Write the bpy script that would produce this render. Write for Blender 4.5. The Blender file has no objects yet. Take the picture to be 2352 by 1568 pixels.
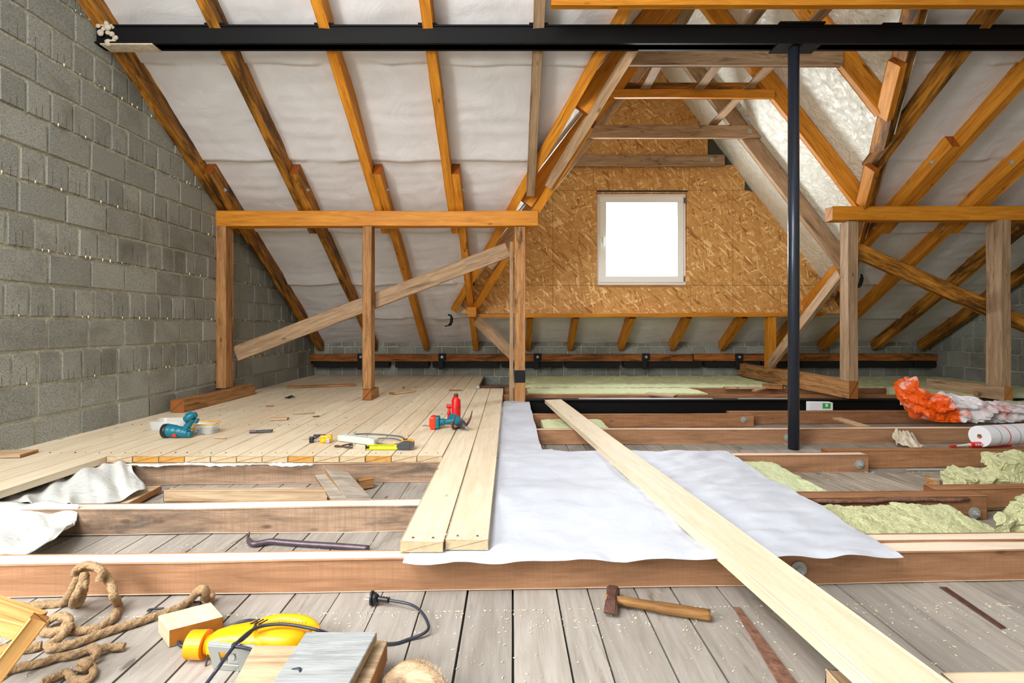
import bpy, bmesh, math, random
from mathutils import Vector, Matrix, noise
random.seed(7)
F = 1150.0; VX = 1170.0; VY = 748.0; CZ = 0.852
sc = bpy.context.scene
COL = sc.collection
# ---------------------------------------------------------------- camera, world, light
cd = bpy.data.cameras.new('camera'); cam = bpy.data.objects.new('camera', cd); COL.objects.link(cam)
cam.location = (0, 0, CZ); cam.rotation_euler = (math.pi/2, 0, 0)
cd.sensor_width = 36; cd.lens = 36*F/2352; cd.shift_x = 6/2352; cd.shift_y = -36/2352
cd.clip_start = 0.05; cd.clip_end = 200
sc.camera = cam
W = bpy.data.worlds.new('daylight'); sc.world = W; W.use_nodes = True
bg = W.node_tree.nodes['Background']; bg.inputs[0].default_value = (0.93, 0.96, 1.0, 1); bg.inputs[1].default_value = 1.0
def area(name, loc, target, sx, sy, power, col):
    l = bpy.data.lights.new(name, 'AREA'); l.shape = 'RECTANGLE'; l.size = sx; l.size_y = sy; l.energy = power; l.color = col
    o = bpy.data.objects.new(name, l); COL.objects.link(o); o.location = loc
    o.rotation_euler = (Vector(target)-Vector(loc)).to_track_quat('-Z', 'Y').to_euler()
    return o
area('daylight_from_opposite_window', (-1.5, -2.9, 2.15), (0.2, 2.2, 0.2), 2.6, 1.6, 45, (1.0, 0.99, 0.97))
area('added_fill_above_foreground', (-1.5, -0.3, 3.4), (0.7, 1.8, 0.0), 1.9, 1.5, 125, (1.0, 0.99, 0.98))  # added fill lamp overhead, brightens the foreground floor and joist tops
area('daylight_through_left_gable_window', (-2.8, -0.35, 1.75), (0.4, 1.5, 0.1), 1.1, 1.2, 110, (1.0, 0.99, 0.96))
area('daylight_through_dormer_window', (1.73, 6.62, 1.75), (1.5, 3.0, 1.2), 1.0, 1.0, 85, (0.93, 0.97, 1.0))
sc.view_settings.view_transform = 'Standard'; sc.view_settings.look = 'None'
sc.view_settings.gamma = 1; sc.view_settings.use_curve_mapping = False
sc.view_settings.exposure = 0.47
# ---------------------------------------------------------------- helpers
def pt(x, y, D): return Vector(((x-VX)/F*D, D, CZ+(VY-y)/F*D))
def fl(x, y, z):
    D = F*(CZ-z)/(y-VY); return Vector(((x-VX)/F*D, D, z))
def rh(D): return CZ+4.216-0.6348*D          # rafter underside height
RN = Vector((0, 0.6348, 1)).normalized()     # roof normal
def srgb(r, g, b):
    f = lambda c: (c/255/12.92) if c/255 <= 0.04045 else ((c/255+0.055)/1.055)**2.4
    return (f(r), f(g), f(b), 1)
class NT:
    def __init__(s, name):
        s.m = bpy.data.materials.new(name); s.m.use_nodes = True
        s.t = s.m.node_tree; s.b = s.t.nodes['Principled BSDF']; s.out = s.t.nodes['Material Output']
    def n(s, typ, **kw):
        nd = s.t.nodes.new(typ)
        for k, v in kw.items():
            if k.startswith('i_'): nd.inputs[k[2:].replace('_', ' ')].default_value = v
            else: setattr(nd, k, v)
        return nd
    def l(s, a, b): s.t.links.new(a, b)
    def math(s, op, a, b=None, clamp=False):
        nd = s.n('ShaderNodeMath', operation=op); nd.use_clamp = clamp
        for i, v in enumerate((a, b)):
            if v is None: continue
            if isinstance(v, (int, float)): nd.inputs[i].default_value = v
            else: s.l(v, nd.inputs[i])
        return nd.outputs[0]
    def mix(s, fac, a, b, mode='MIX'):
        nd = s.n('ShaderNodeMixRGB', blend_type=mode)
        for i, v in ((0, fac), (1, a), (2, b)):
            if isinstance(v, (int, float)): nd.inputs[i].default_value = v
            elif isinstance(v, tuple): nd.inputs[i].default_value = v
            else: s.l(v, nd.inputs[i])
        return nd.outputs[0]
    def ramp(s, fac, stops):
        nd = s.n('ShaderNodeValToRGB'); s.l(fac, nd.inputs[0]); e = nd.color_ramp.elements
        while len(e) < len(stops): e.new(0.5)
        for i, (p, c) in enumerate(stops):
            e[i].position = p; e[i].color = c if isinstance(c, tuple) else (c, c, c, 1)
        return nd.outputs[0]
    def coords(s, scale, rand=True, rot=(0, 0, 0)):
        tc = s.n('ShaderNodeTexCoord'); mp = s.n('ShaderNodeMapping'); mp.inputs['Scale'].default_value = scale
        mp.inputs['Rotation'].default_value = rot
        s.l(tc.outputs['Object'], mp.inputs['Vector'])
        if rand:
            oi = s.n('ShaderNodeObjectInfo'); m = s.math('MULTIPLY', oi.outputs['Random'], 60.0)
            v = s.n('ShaderNodeCombineXYZ')
            for i in range(3): s.l(m, v.inputs[i])
            s.l(v.outputs[0], mp.inputs['Location'])
        return mp.outputs[0]
    def noise(s, vec, scale, detail=4, rough=0.55, dist=0.0):
        nd = s.n('ShaderNodeTexNoise'); nd.inputs['Scale'].default_value = scale; nd.inputs['Detail'].default_value = detail
        nd.inputs['Roughness'].default_value = rough; nd.inputs['Distortion'].default_value = dist
        s.l(vec, nd.inputs['Vector']); return nd.outputs[0]
    def bump(s, h, strength, dist=0.01):
        b = s.n('ShaderNodeBump'); b.inputs['Strength'].default_value = strength; b.inputs['Distance'].default_value = dist
        s.l(h, b.inputs['Height']); s.l(b.outputs[0], s.b.inputs['Normal'])
def plain(name, col, rough=0.5, metal=0.0, bump=0, bscale=60, var=0.0, **kw):
    t = NT(name); t.b.inputs['Base Color'].default_value = col; t.b.inputs['Roughness'].default_value = rough
    t.b.inputs['Metallic'].default_value = metal
    v = t.coords((1, 1, 1), True)
    if var or bump:
        nz = t.noise(v, bscale, 5)
        if var:
            c = t.ramp(nz, [(0.3, tuple(x*(1-var) for x in col[:3])+(1,)), (0.7, tuple(min(1, x*(1+var)) for x in col[:3])+(1,))])
            t.l(c, t.b.inputs['Base Color'])
        if bump: t.bump(nz, bump)
    for k, x in kw.items(): t.b.inputs[k.replace('_', ' ')].default_value = x
    return t.m
def wood(name, c1, c2, axis='X', stain=None, samt=0.5, end=None, rough=0.7, knots=True, var=0.12, attr=False, bump=0.25, saw=0.0, top=None):
    """c1 light, c2 dark grain; grain along the local axis"""
    t = NT(name)
    ax = 'XYZ'.index(axis)
    def sc3(a, b): v = [b, b, b]; v[ax] = a; return tuple(v)
    v = t.coords(sc3(1.0, 11.0)); g = t.noise(v, 3.0, 5, 0.6, 0.8)
    vf = t.coords(sc3(5.0, 130.0)); gf = t.noise(vf, 2.0, 3, 0.6)
    gg = t.math('ADD', t.math('MULTIPLY', g, 0.7), t.math('MULTIPLY', gf, 0.3))
    c = t.ramp(gg, [(0.36, c2), (0.62, c1)])
    if stain:
        vs = t.coords(sc3(1.6, 9.0)); s_ = t.noise(vs, 1.3, 6, 0.7, 0.5)
        f = t.ramp(s_, [(0.62-samt*0.2, 0.0), (0.72-samt*0.12, 0.85)])
        c = t.mix(f, c, stain)
    if knots:
        vk = t.coords(sc3(3.2, 9.0)); vo = t.n('ShaderNodeTexVoronoi'); vo.inputs['Scale'].default_value = 1.0; t.l(vk, vo.inputs['Vector'])
        vo.inputs['Randomness'].default_value = 1.0
        k = t.ramp(vo.outputs['Distance'], [(0.055, 0.75), (0.1, 0.0)])
        c = t.mix(k, c, tuple(x*0.35 for x in c2[:3])+(1,))
    if saw:
        vw = t.coords(sc3(1, 0.05)); nw = t.noise(vw, 120, 1)
        c = t.mix(t.math('MULTIPLY', t.ramp(nw, [(0.4, 0.0), (0.7, 1.0)]), saw), c, c2)
    if attr:
        a = t.n('ShaderNodeAttribute', attribute_name='tone'); r = a.outputs['Fac']
    else:
        r = t.n('ShaderNodeObjectInfo').outputs['Random']
    val = t.math('ADD', t.math('MULTIPLY', r, 2*var), 1-var)
    hs = t.n('ShaderNodeHueSaturation'); t.l(val, hs.inputs['Value']); t.l(c, hs.inputs['Color']); c = hs.outputs[0]
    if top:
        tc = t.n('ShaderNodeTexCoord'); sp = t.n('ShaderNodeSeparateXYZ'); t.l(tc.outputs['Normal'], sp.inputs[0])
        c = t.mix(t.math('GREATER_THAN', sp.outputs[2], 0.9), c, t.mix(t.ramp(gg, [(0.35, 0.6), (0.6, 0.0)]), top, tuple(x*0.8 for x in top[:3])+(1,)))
    if end:
        tc = t.n('ShaderNodeTexCoord'); sp = t.n('ShaderNodeSeparateXYZ'); t.l(tc.outputs['Normal'], sp.inputs[0])
        e = t.math('GREATER_THAN', t.math('ABSOLUTE', sp.outputs[ax]), 0.75)
        ve = t.coords((1, 1, 1)); ne = t.noise(ve, 40, 4)
        ec = t.mix(ne, end, tuple(x*0.55 for x in end[:3])+(1,))
        c = t.mix(e, c, ec)
    t.l(c, t.b.inputs['Base Color']); t.b.inputs['Roughness'].default_value = rough
    t.b.inputs['Specular IOR Level'].default_value = 0.25
    if bump: t.bump(gg, bump, 0.004)
    return t.m
M = {}
ORANGE_END = srgb(200, 120, 40)
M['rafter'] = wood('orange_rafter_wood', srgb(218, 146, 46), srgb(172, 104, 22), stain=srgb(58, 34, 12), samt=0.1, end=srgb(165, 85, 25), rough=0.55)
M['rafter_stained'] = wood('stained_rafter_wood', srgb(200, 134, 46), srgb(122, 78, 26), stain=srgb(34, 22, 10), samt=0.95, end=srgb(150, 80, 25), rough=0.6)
M['purlin'] = wood('orange_purlin_wood', srgb(218, 146, 44), srgb(182, 112, 24), end=srgb(190, 120, 45), rough=0.5)
M['post'] = wood('brown_post_wood', srgb(190, 140, 90), srgb(130, 90, 52), stain=srgb(64, 40, 22), samt=0.45, end=srgb(170, 105, 50))
M['grey'] = wood('greyed_brace_wood', srgb(184, 154, 122), srgb(140, 112, 84), stain=srgb(90, 72, 54), samt=0.3, end=srgb(190, 130, 70))
M['joistpale'] = wood('brown_joist_wood_with_pale_top', srgb(172, 130, 98), srgb(140, 102, 74), end=srgb(150, 95, 50), saw=0.3, stain=srgb(120, 92, 70), samt=0.2, top=srgb(240, 222, 200))  # upward faces are given a paler colour than the sides
M['joist'] = wood('brown_joist_wood', srgb(174, 126, 90), srgb(136, 94, 62), end=srgb(150, 95, 50), saw=0.3, stain=srgb(110, 82, 62), samt=0.2)
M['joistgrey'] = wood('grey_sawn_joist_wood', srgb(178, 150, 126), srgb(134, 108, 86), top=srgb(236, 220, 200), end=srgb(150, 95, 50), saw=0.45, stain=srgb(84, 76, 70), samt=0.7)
M['fresh'] = wood('fresh_pine_plank', srgb(228, 214, 188), srgb(212, 194, 164), end=srgb(222, 196, 156), rough=0.6, var=0.07)
M['freshend'] = wood('fresh_pine_plank_dark_end', srgb(226, 208, 180), srgb(208, 188, 156), end=srgb(216, 162, 84), rough=0.6, var=0.07)
M['orangeend'] = wood('pine_with_orange_end', srgb(226, 208, 180), srgb(208, 188, 156), end=srgb(190, 122, 44), rough=0.6)
M['tan'] = wood('tan_frame_wood', srgb(218, 174, 112), srgb(190, 142, 82), end=srgb(190, 130, 70))
M['scrap'] = wood('scrap_wood', srgb(206, 182, 150), srgb(160, 130, 98), end=srgb(190, 130, 75))
M['scrapgrey'] = wood('grey_scrap_wood', srgb(178, 168, 154), srgb(130, 118, 104), end=srgb(170, 130, 90))
M['floor'] = wood('grey_floor_boards', srgb(168, 162, 154), srgb(146, 139, 130), axis='Y', attr=True, var=0.13, bump=0.15, stain=srgb(116, 100, 84), samt=0.15)
M['plate'] = wood('dark_orange_wall_plate', srgb(176, 108, 50), srgb(110, 64, 26), stain=srgb(40, 26, 14), samt=0.7, end=srgb(150, 90, 40))
M['steel'] = plain('black_painted_steel', srgb(9, 9, 11), 0.6, 0.0, bump=0.08, bscale=30, Specular_IOR_Level=0.2)
M['pole'] = plain('dark_steel_tube', srgb(50, 56, 68), 0.28, 0.4)
M['zinc'] = plain('zinc_plated_steel', srgb(176, 180, 178), 0.4, 0.4)
M['zincstrip'] = plain('galvanised_strip', srgb(200, 205, 210), 0.4, 0.7)
M['wool'] = plain('mineral_wool', srgb(208, 210, 162), 0.95, bump=1.0, bscale=150, var=0.14)
M['woolpale'] = plain('pale_mineral_wool_board', srgb(206, 214, 170), 0.95, bump=0.6, bscale=90, var=0.1)
M['black'] = plain('black_rubber', srgb(28, 30, 36), 0.4)
M['cord'] = plain('dark_cable_sheath', srgb(44, 50, 62), 0.35)
M['cordgrey'] = plain('grey_cable_sheath', srgb(92, 98, 106), 0.4)
M['bitumen'] = plain('bitumen_felt', srgb(20, 20, 22), 0.85, bump=0.5, bscale=40)
M['rope'] = plain('hemp_rope_fibre', srgb(172, 142, 106), 0.95, bump=0.8, bscale=160, var=0.3)
M['teal'] = plain('teal_tool_plastic', srgb(0, 108, 128), 0.35, var=0.06)
M['red'] = plain('orange_red_plastic', srgb(238, 54, 14), 0.35)
M['jack'] = plain('chipped_red_paint', srgb(205, 22, 22), 0.35, bump=0.2, bscale=50, var=0.25)
M['rust'] = plain('rusty_iron', srgb(96, 66, 54), 0.7, 0.4, bump=0.4, bscale=60, var=0.3)
M['darkiron'] = plain('dark_iron', srgb(92, 80, 88), 0.4, 0.5, var=0.2, bscale=30)
M['yellow'] = plain('yellow_tool_plastic', srgb(248, 176, 8), 0.3)
M['yelloworange'] = plain('orange_nozzle_plastic', srgb(250, 160, 6), 0.35)
M['tapeyellow'] = plain('lime_tape_blade', srgb(206, 214, 20), 0.4)
M['darkgrey'] = plain('dark_grey_plastic', srgb(66, 68, 74), 0.45)
M['white'] = plain('white_plastic', srgb(196, 202, 196), 0.4)
M['whiteframe'] = plain('white_window_plastic', srgb(244, 246, 244), 0.35)
M['paper'] = plain('white_paper', srgb(228, 230, 236), 0.6, bump=0.1)
M['foam'] = plain('cream_foam', srgb(232, 220, 190), 0.8)
M['mortar'] = plain('pale_mortar_patch', srgb(196, 184, 164), 0.9, bump=0.6, bscale=30, var=0.2)
M['hammerwood'] = wood('worn_hammer_handle', srgb(166, 122, 72), srgb(104, 70, 38), knots=False, end=srgb(170, 130, 90), rough=0.45)
M['bark'] = plain('reddish_bark', srgb(120, 84, 66), 0.9, bump=0.9, bscale=40, var=0.35)
M['chips'] = plain('pale_sawdust', srgb(232, 216, 184), 0.9)
M['green'] = plain('green_box_print', srgb(52, 168, 74), 0.5)
M['pink'] = plain('red_print', srgb(214, 70, 70), 0.5)
M['blue'] = plain('blue_print', srgb(50, 70, 160), 0.5)
M['plasterboard'] = wood('cement_crusted_board', srgb(172, 176, 176), srgb(132, 136, 136), end=srgb(190, 160, 120), stain=srgb(120, 124, 126), samt=0.6, bump=1.0)
def membrane(name, col, trans=0.25, rough=0.6, bscale=14, bstr=0.5, metal=0.0, fine=True):
    t = NT(name)
    v = t.coords((1, 1, 1), False)
    n1 = t.noise(v, bscale, 6, 0.6, 1.2); n2 = t.noise(v, 420, 2)
    c = t.ramp(n1, [(0.3, tuple(x*0.9 for x in col[:3])+(1,)), (0.65, col)])
    t.l(c, t.b.inputs['Base Color']); t.b.inputs['Roughness'].default_value = rough; t.b.inputs['Metallic'].default_value = metal
    h = t.math('ADD', n1, t.math('MULTIPLY', n2, 0.05)) if fine else n1
    t.bump(h, bstr, 0.03)
    if trans:
        tr = t.n('ShaderNodeBsdfTranslucent'); tr.inputs[0].default_value = col
        mx = t.n('ShaderNodeMixShader'); mx.inputs[0].default_value = trans
        t.l(t.b.outputs[0], mx.inputs[1]); t.l(tr.outputs[0], mx.inputs[2]); t.l(mx.outputs[0], t.out.inputs[0])
    return t.m
M['roofskin'] = membrane('grey_white_roof_membrane', srgb(224, 222, 224), 0.0, 0.7, 3.5, 0.3)
M['foil'] = membrane('glossy_vapour_film', srgb(240, 240, 228), 0.0, 0.34, 12, 0.9, 0.1, False)
M['sheet'] = membrane('white_membrane_sheet', srgb(208, 214, 226), 0.1, 0.6, 6, 0.2)
M['sheetwarm'] = membrane('white_membrane_scrap', srgb(218, 220, 216), 0.1, 0.6, 12, 0.4)
def clear(name, tint, op=0.25):
    t = NT(name); tr = t.n('ShaderNodeBsdfTransparent'); tr.inputs[0].default_value = (1, 1, 1, 1)
    t.b.inputs['Base Color'].default_value = tint; t.b.inputs['Roughness'].default_value = 0.15
    mx = t.n('ShaderNodeMixShader'); mx.inputs[0].default_value = op
    t.l(tr.outputs[0], mx.inputs[1]); t.l(t.b.outputs[0], mx.inputs[2]); t.l(mx.outputs[0], t.out.inputs[0]); return t.m
M['clear'] = clear('clear_tub_plastic', srgb(225, 228, 228), 0.42)
M['glass'] = clear('window_glass', srgb(240, 245, 250), 0.06)
def block_mat():
    t = NT('concrete_block'); v = t.coords((1, 1, 1), False)
    n1 = t.noise(v, 130, 3, 0.7); n2 = t.noise(v, 1.7, 4, 0.6, 0.5)
    a = t.n('ShaderNodeAttribute', attribute_name='tone').outputs['Fac']
    c = t.ramp(n1, [(0.3, srgb(112, 114, 106)), (0.48, srgb(150, 152, 144)), (0.7, srgb(170, 172, 164))])
    c = t.mix(t.ramp(n2, [(0.5, 0.0), (0.72, 0.6)]), c, srgb(92, 86, 72))
    hs = t.n('ShaderNodeHueSaturation'); t.l(t.math('ADD', t.math('MULTIPLY', a, 0.3), 0.83), hs.inputs['Value']); t.l(c, hs.inputs['Color'])
    t.l(hs.outputs[0], t.b.inputs['Base Color']); t.b.inputs['Roughness'].default_value = 0.95
    t.b.inputs['Specular IOR Level'].default_value = 0.1; t.bump(n1, 0.7, 0.006); return t.m
M['block'] = block_mat()
M['joint'] = plain('rough_mortar', srgb(172, 170, 152), 0.95, bump=1.0, bscale=45, var=0.22)
M['slit'] = plain('dark_block_slit', srgb(78, 78, 72), 0.95)
def osb_mat():
    t = NT('oriented_strand_board'); v = t.coords((1, 1, 1), False)
    def layer(vs, seedrot):
        mp = t.n('ShaderNodeMapping'); t.l(v, mp.inputs['Vector']); mp.inputs['Scale'].default_value = (1, 0.0, 1); mp.inputs['Rotation'].default_value = (0, seedrot, 0)
        mp.inputs['Location'].default_value = (seedrot*3, 0, seedrot*7)
        nz = t.n('ShaderNodeTexNoise'); nz.inputs['Scale'].default_value = 14; t.l(mp.outputs[0], nz.inputs['Vector'])
        va = t.n('ShaderNodeVectorMath', operation='SCALE'); t.l(nz.outputs[1], va.inputs[0]); va.inputs['Scale'].default_value = 0.02
        vb = t.n('ShaderNodeVectorMath', operation='ADD'); t.l(mp.outputs[0], vb.inputs[0]); t.l(va.outputs[0], vb.inputs[1])
        m2 = t.n('ShaderNodeMapping'); t.l(vb.outputs[0], m2.inputs['Vector']); m2.inputs['Scale'].default_value = (vs, 1, vs*5.2)
        vo = t.n('ShaderNodeTexVoronoi'); vo.inputs['Scale'].default_value = 1; t.l(m2.outputs[0], vo.inputs['Vector'])
        sp = t.n('ShaderNodeSeparateColor'); t.l(vo.outputs['Color'], sp.inputs[0]); return sp.outputs[0], sp.outputs[1]
    a, a2 = layer(9, 0.35); b, b2 = layer(10, 1.75); c_, c2 = layer(9.5, -0.75)
    sel = t.math('GREATER_THAN', b2, 0.55); sel2 = t.math('GREATER_THAN', c2, 0.62)
    base = t.mix(sel, a, b); base = t.mix(sel2, base, c_)
    col = t.ramp(base, [(0.0, srgb(158, 104, 44)), (0.12, srgb(196, 142, 74)), (0.8, srgb(216, 164, 96)), (1.0, srgb(248, 212, 152))])
    f = t.noise(v, 90, 3); col = t.mix(t.ramp(f, [(0.5, 0.0), (0.8, 0.2)]), col, srgb(140, 90, 40))
    t.l(col, t.b.inputs['Base Color']); t.b.inputs['Roughness'].default_value = 0.6; t.bump(base, 0.25, 0.004); return t.m
M['osb'] = osb_mat()
def bag_mat():
    t = NT('printed_bag_plastic'); v = t.coords((1, 1, 1), False)
    sp = t.n('ShaderNodeSeparateXYZ'); tc = t.n('ShaderNodeTexCoord'); t.l(tc.outputs['Object'], sp.inputs[0])
    n1 = t.noise(v, 5, 3, 0.5); x = t.math('ADD', t.math('ADD', sp.outputs[0], 0.56), t.math('MULTIPLY', t.math('SUBTRACT', n1, 0.5), 0.45))
    x = t.math('ADD', x, t.math('MULTIPLY', sp.outputs[2], 0.55))
    org = t.mix(t.ramp(t.noise(v, 9, 3), [(0.56, 0.0), (0.62, 0.7)]), srgb(244, 96, 12), srgb(244, 196, 186))
    wht = t.mix(t.ramp(t.noise(v, 6, 4), [(0.56, 0.0), (0.64, 0.6)]), srgb(226, 222, 226), srgb(232, 140, 128))
    c = t.mix(t.ramp(x, [(0.46, 0.0), (0.49, 1.0)]), org, wht)
    t.l(c, t.b.inputs['Base Color']); t.b.inputs['Roughness'].default_value = 0.18; t.bump(t.noise(v, 14, 5, 0.6, 1.5), 0.8, 0.03); return t.m
M['bag'] = bag_mat()

def mkobj(name, me_or_bm, mat=None, parent=None, smooth=False):
    if isinstance(me_or_bm, bmesh.types.BMesh):
        me = bpy.data.meshes.new(name); bmesh.ops.recalc_face_normals(me_or_bm, faces=me_or_bm.faces); me_or_bm.to_mesh(me); me_or_bm.free()
    else: me = me_or_bm
    for m in (mat if isinstance(mat, (list, tuple)) else [mat]):
        if m: me.materials.append(m)
    o = bpy.data.objects.new(name, me); COL.objects.link(o)
    if parent: o.parent = parent
    if smooth:
        for p in me.polygons: p.use_smooth = True
    return o
def tag(o, label, cat, group=None, kind=None):
    if label: o['label'] = label
    if cat: o['category'] = cat
    if group: o['group'] = group
    if kind: o['kind'] = kind
    return o
def thing(name, label, cat, loc=(0, 0, 0), rz=0, group=None):
    o = bpy.data.objects.new(name, None); o.empty_display_size = 0.05; COL.objects.link(o); o.location = loc; o.rotation_euler = (0, 0, rz)
    return tag(o, label, cat, group)
def frame_mat(p0, p1, up):
    x = (p1-p0).normalized(); y = up.cross(x).normalized(); z = x.cross(y)
    m = Matrix((x, y, z)).transposed().to_4x4(); m.translation = (p0+p1)/2; return m
def beam(name, p0, p1, w, h, mat, label=None, cat=None, group=None, up=Vector((0, 0, 1)), parent=None, wob=0.0025, bev=0.003, cuts=None):
    """timber whose centre line runs p0->p1; w = width across, h = height along up"""
    p0 = Vector(p0); p1 = Vector(p1); L = (p1-p0).length
    bm = bmesh.new(); n = cuts or max(2, int(L/0.3)); sd = random.random()*100
    rings = []
    for i in range(n+1):
        x = -L/2+L*i/n; ring = []
        for k, (sy, sz) in enumerate(((-1, -1), (1, -1), (1, 1), (-1, 1))):
            b = bev if bev else 0
            for (dy, dz) in (((sy*(-b), 0), (0, sz*(-b))) if (sy*sz > 0) else ((0, sz*(-b)), (sy*(-b), 0))):
                j = noise.noise(Vector((x*1.7+sd, k*3.1, sd)))*wob*2; j2 = noise.noise(Vector((x*1.7, k*5.3+9, sd)))*wob*2
                ring.append(bm.verts.new((x, sy*w/2+dy+j, sz*h/2+dz+j2)))
        rings.append(ring)
    m = len(rings[0])
    for a, b in zip(rings, rings[1:]):
        for k in range(m): bm.faces.new((a[k], a[(k+1) % m], b[(k+1) % m], b[k]))
    bm.faces.new(rings[0]); bm.faces.new(rings[-1])
    o = mkobj(name, bm, mat, parent); o.matrix_world = frame_mat(p0, p1, up)
    if label: tag(o, label, cat, group)
    return o
def bolt_on(o, world, nrm, r=0.024, parentlabel=None):
    """washer and nut as a part of timber o, at world point facing nrm"""
    bm = bmesh.new(); q = Vector(nrm).to_track_quat('Z', 'Y').to_matrix().to_4x4()
    bmesh.ops.create_cone(bm, segments=24, radius1=r, radius2=r, depth=0.003, cap_ends=True, matrix=q)
    bmesh.ops.create_cone(bm, segments=6, radius1=r*0.45, radius2=r*0.45, depth=0.012, cap_ends=True, matrix=q @ Matrix.Translation((0, 0, 0.007)))
    bmesh.ops.create_cone(bm, segments=12, radius1=r*0.25, radius2=r*0.22, depth=0.022, cap_ends=True, matrix=q @ Matrix.Translation((0, 0, 0.012)))
    b = mkobj('bolt', bm, M['zinc'], o)
    inv = o.matrix_world.inverted(); b.matrix_parent_inverse = inv
    b.location = Vector(world); b['label'] = 'zinc bolt and washer'
    return b
# bmesh adders
def a_box(bm, c, s, rot=None, bev=0.0, mi=0):
    m = Matrix.Translation(c) @ (rot.to_4x4() if rot else Matrix.Identity(4)) @ Matrix.Diagonal((s[0], s[1], s[2], 1))
    r = bmesh.ops.create_cube(bm, size=1, matrix=m); vs = r['verts']
    fs = list({f for v in vs for f in v.link_faces})
    if bev:
        es = list({e for v in vs for e in v.link_edges})
        rb = bmesh.ops.bevel(bm, geom=es, offset=bev, segments=2, profile=0.6, affect='EDGES'); fs = rb['faces']+[f for f in fs if f.is_valid]
    for f in fs:
        if f.is_valid: f.material_index = mi
    return vs
def a_cyl(bm, p0, p1, r0, r1=None, seg=20, mi=0):
    p0 = Vector(p0); p1 = Vector(p1); d = p1-p0; r1 = r0 if r1 is None else r1
    m = Matrix.Translation((p0+p1)/2) @ d.to_track_quat('Z', 'Y').to_matrix().to_4x4()
    r = bmesh.ops.create_cone(bm, segments=seg, radius1=r0, radius2=r1, depth=d.length, cap_ends=True, matrix=m)
    for f in {f for v in r['verts'] for f in v.link_faces}: f.material_index = mi
def catmull(P, n=6):
    P = [Vector(p) for p in P]; out = []
    for i in range(len(P)-1):
        a = P[max(i-1, 0)]; b = P[i]; c = P[i+1]; d = P[min(i+2, len(P)-1)]
        for k in range(n):
            t = k/n; out.append(0.5*((2*b)+(c-a)*t+(2*a-5*b+4*c-d)*t*t+(3*b-a-3*c+d)*t**3))
    out.append(P[-1]); return out
def a_tube(bm, pts, r, seg=10, sec=None, mi=0, twist=0.0):
    """tube along pts, r number or list; sec(angle,i)-> radius multiplier"""
    n = len(pts); t0 = (pts[1]-pts[0]).normalized(); up = Vector((0, 0, 1)) if abs(t0.z) < 0.9 else Vector((1, 0, 0))
    nrm = t0.cross(up).normalized(); rings = []; ang = 0
    for i, p in enumerate(pts):
        t = (pts[min(i+1, n-1)]-pts[max(i-1, 0)])
        if t.length < 1e-9: t = t0
        t.normalize(); nrm = (nrm-t*nrm.dot(t))
        if nrm.length < 1e-6: nrm = t.cross(Vector((0.3, 0.8, 0.5)))
        nrm.normalize(); bn = t.cross(nrm); rr = r[i] if isinstance(r, (list, tuple)) else r
        if i: ang += twist*(pts[i]-pts[i-1]).length
        rings.append([bm.verts.new(p+(nrm*math.cos(2*math.pi*k/seg)+bn*math.sin(2*math.pi*k/seg))*rr*(sec(2*math.pi*k/seg+ang, i) if sec else 1)) for k in range(seg)])
    for a, b in zip(rings, rings[1:]):
        for k in range(seg):
            f = bm.faces.new((a[k], a[(k+1) % seg], b[(k+1) % seg], b[k])); f.material_index = mi; f.smooth = True
    for rg in (rings[0], rings[-1]):
        f = bm.faces.new(rg); f.material_index = mi
def a_lathe(bm, prof, origin=(0, 0, 0), rot=None, seg=28, mi=0):
    m = Matrix.Translation(origin) @ (rot.to_4x4() if rot else Matrix.Identity(4)); rings = []
    for (r, z) in prof: rings.append([bm.verts.new(m @ Vector((r*math.cos(2*math.pi*k/seg), r*math.sin(2*math.pi*k/seg), z))) for k in range(seg)])
    for a, b in zip(rings, rings[1:]):
        for k in range(seg):
            f = bm.faces.new((a[k], a[(k+1) % seg], b[(k+1) % seg], b[k])); f.material_index = mi; f.smooth = True
    for rg in (rings[0], rings[-1]): f = bm.faces.new(rg); f.material_index = mi
def slab(name, top4, thick, mat, label=None, cat=None, group=None, parent=None, bev=0.002):
    """plank from four top corners (world), local X along corner0->1 side"""
    P = [Vector(p) for p in top4]; c = sum(P, Vector())/4; x = ((P[1]-P[0])+(P[2]-P[3])).normalized(); y0 = (P[3]-P[0])+(P[2]-P[1]); z = x.cross(y0).normalized()
    if z.z < 0: z = -z
    y = z.cross(x); R = Matrix((x, y, z)).transposed().to_4x4(); R.translation = c-z*thick/2; inv = R.inverted()
    bm = bmesh.new(); tv = [bm.verts.new(inv @ p) for p in P]; bv = [bm.verts.new(inv @ (p-z*thick)) for p in P]
    bm.faces.new(tv); bm.faces.new(bv[::-1])
    for i in range(4): bm.faces.new((tv[i], bv[i], bv[(i+1) % 4], tv[(i+1) % 4]))
    if bev: bmesh.ops.bevel(bm, geom=list(bm.edges), offset=bev, segments=1, affect='EDGES')
    o = mkobj(name, bm, mat, parent); o.matrix_world = R
    if label: tag(o, label, cat, group)
    return o
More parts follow.
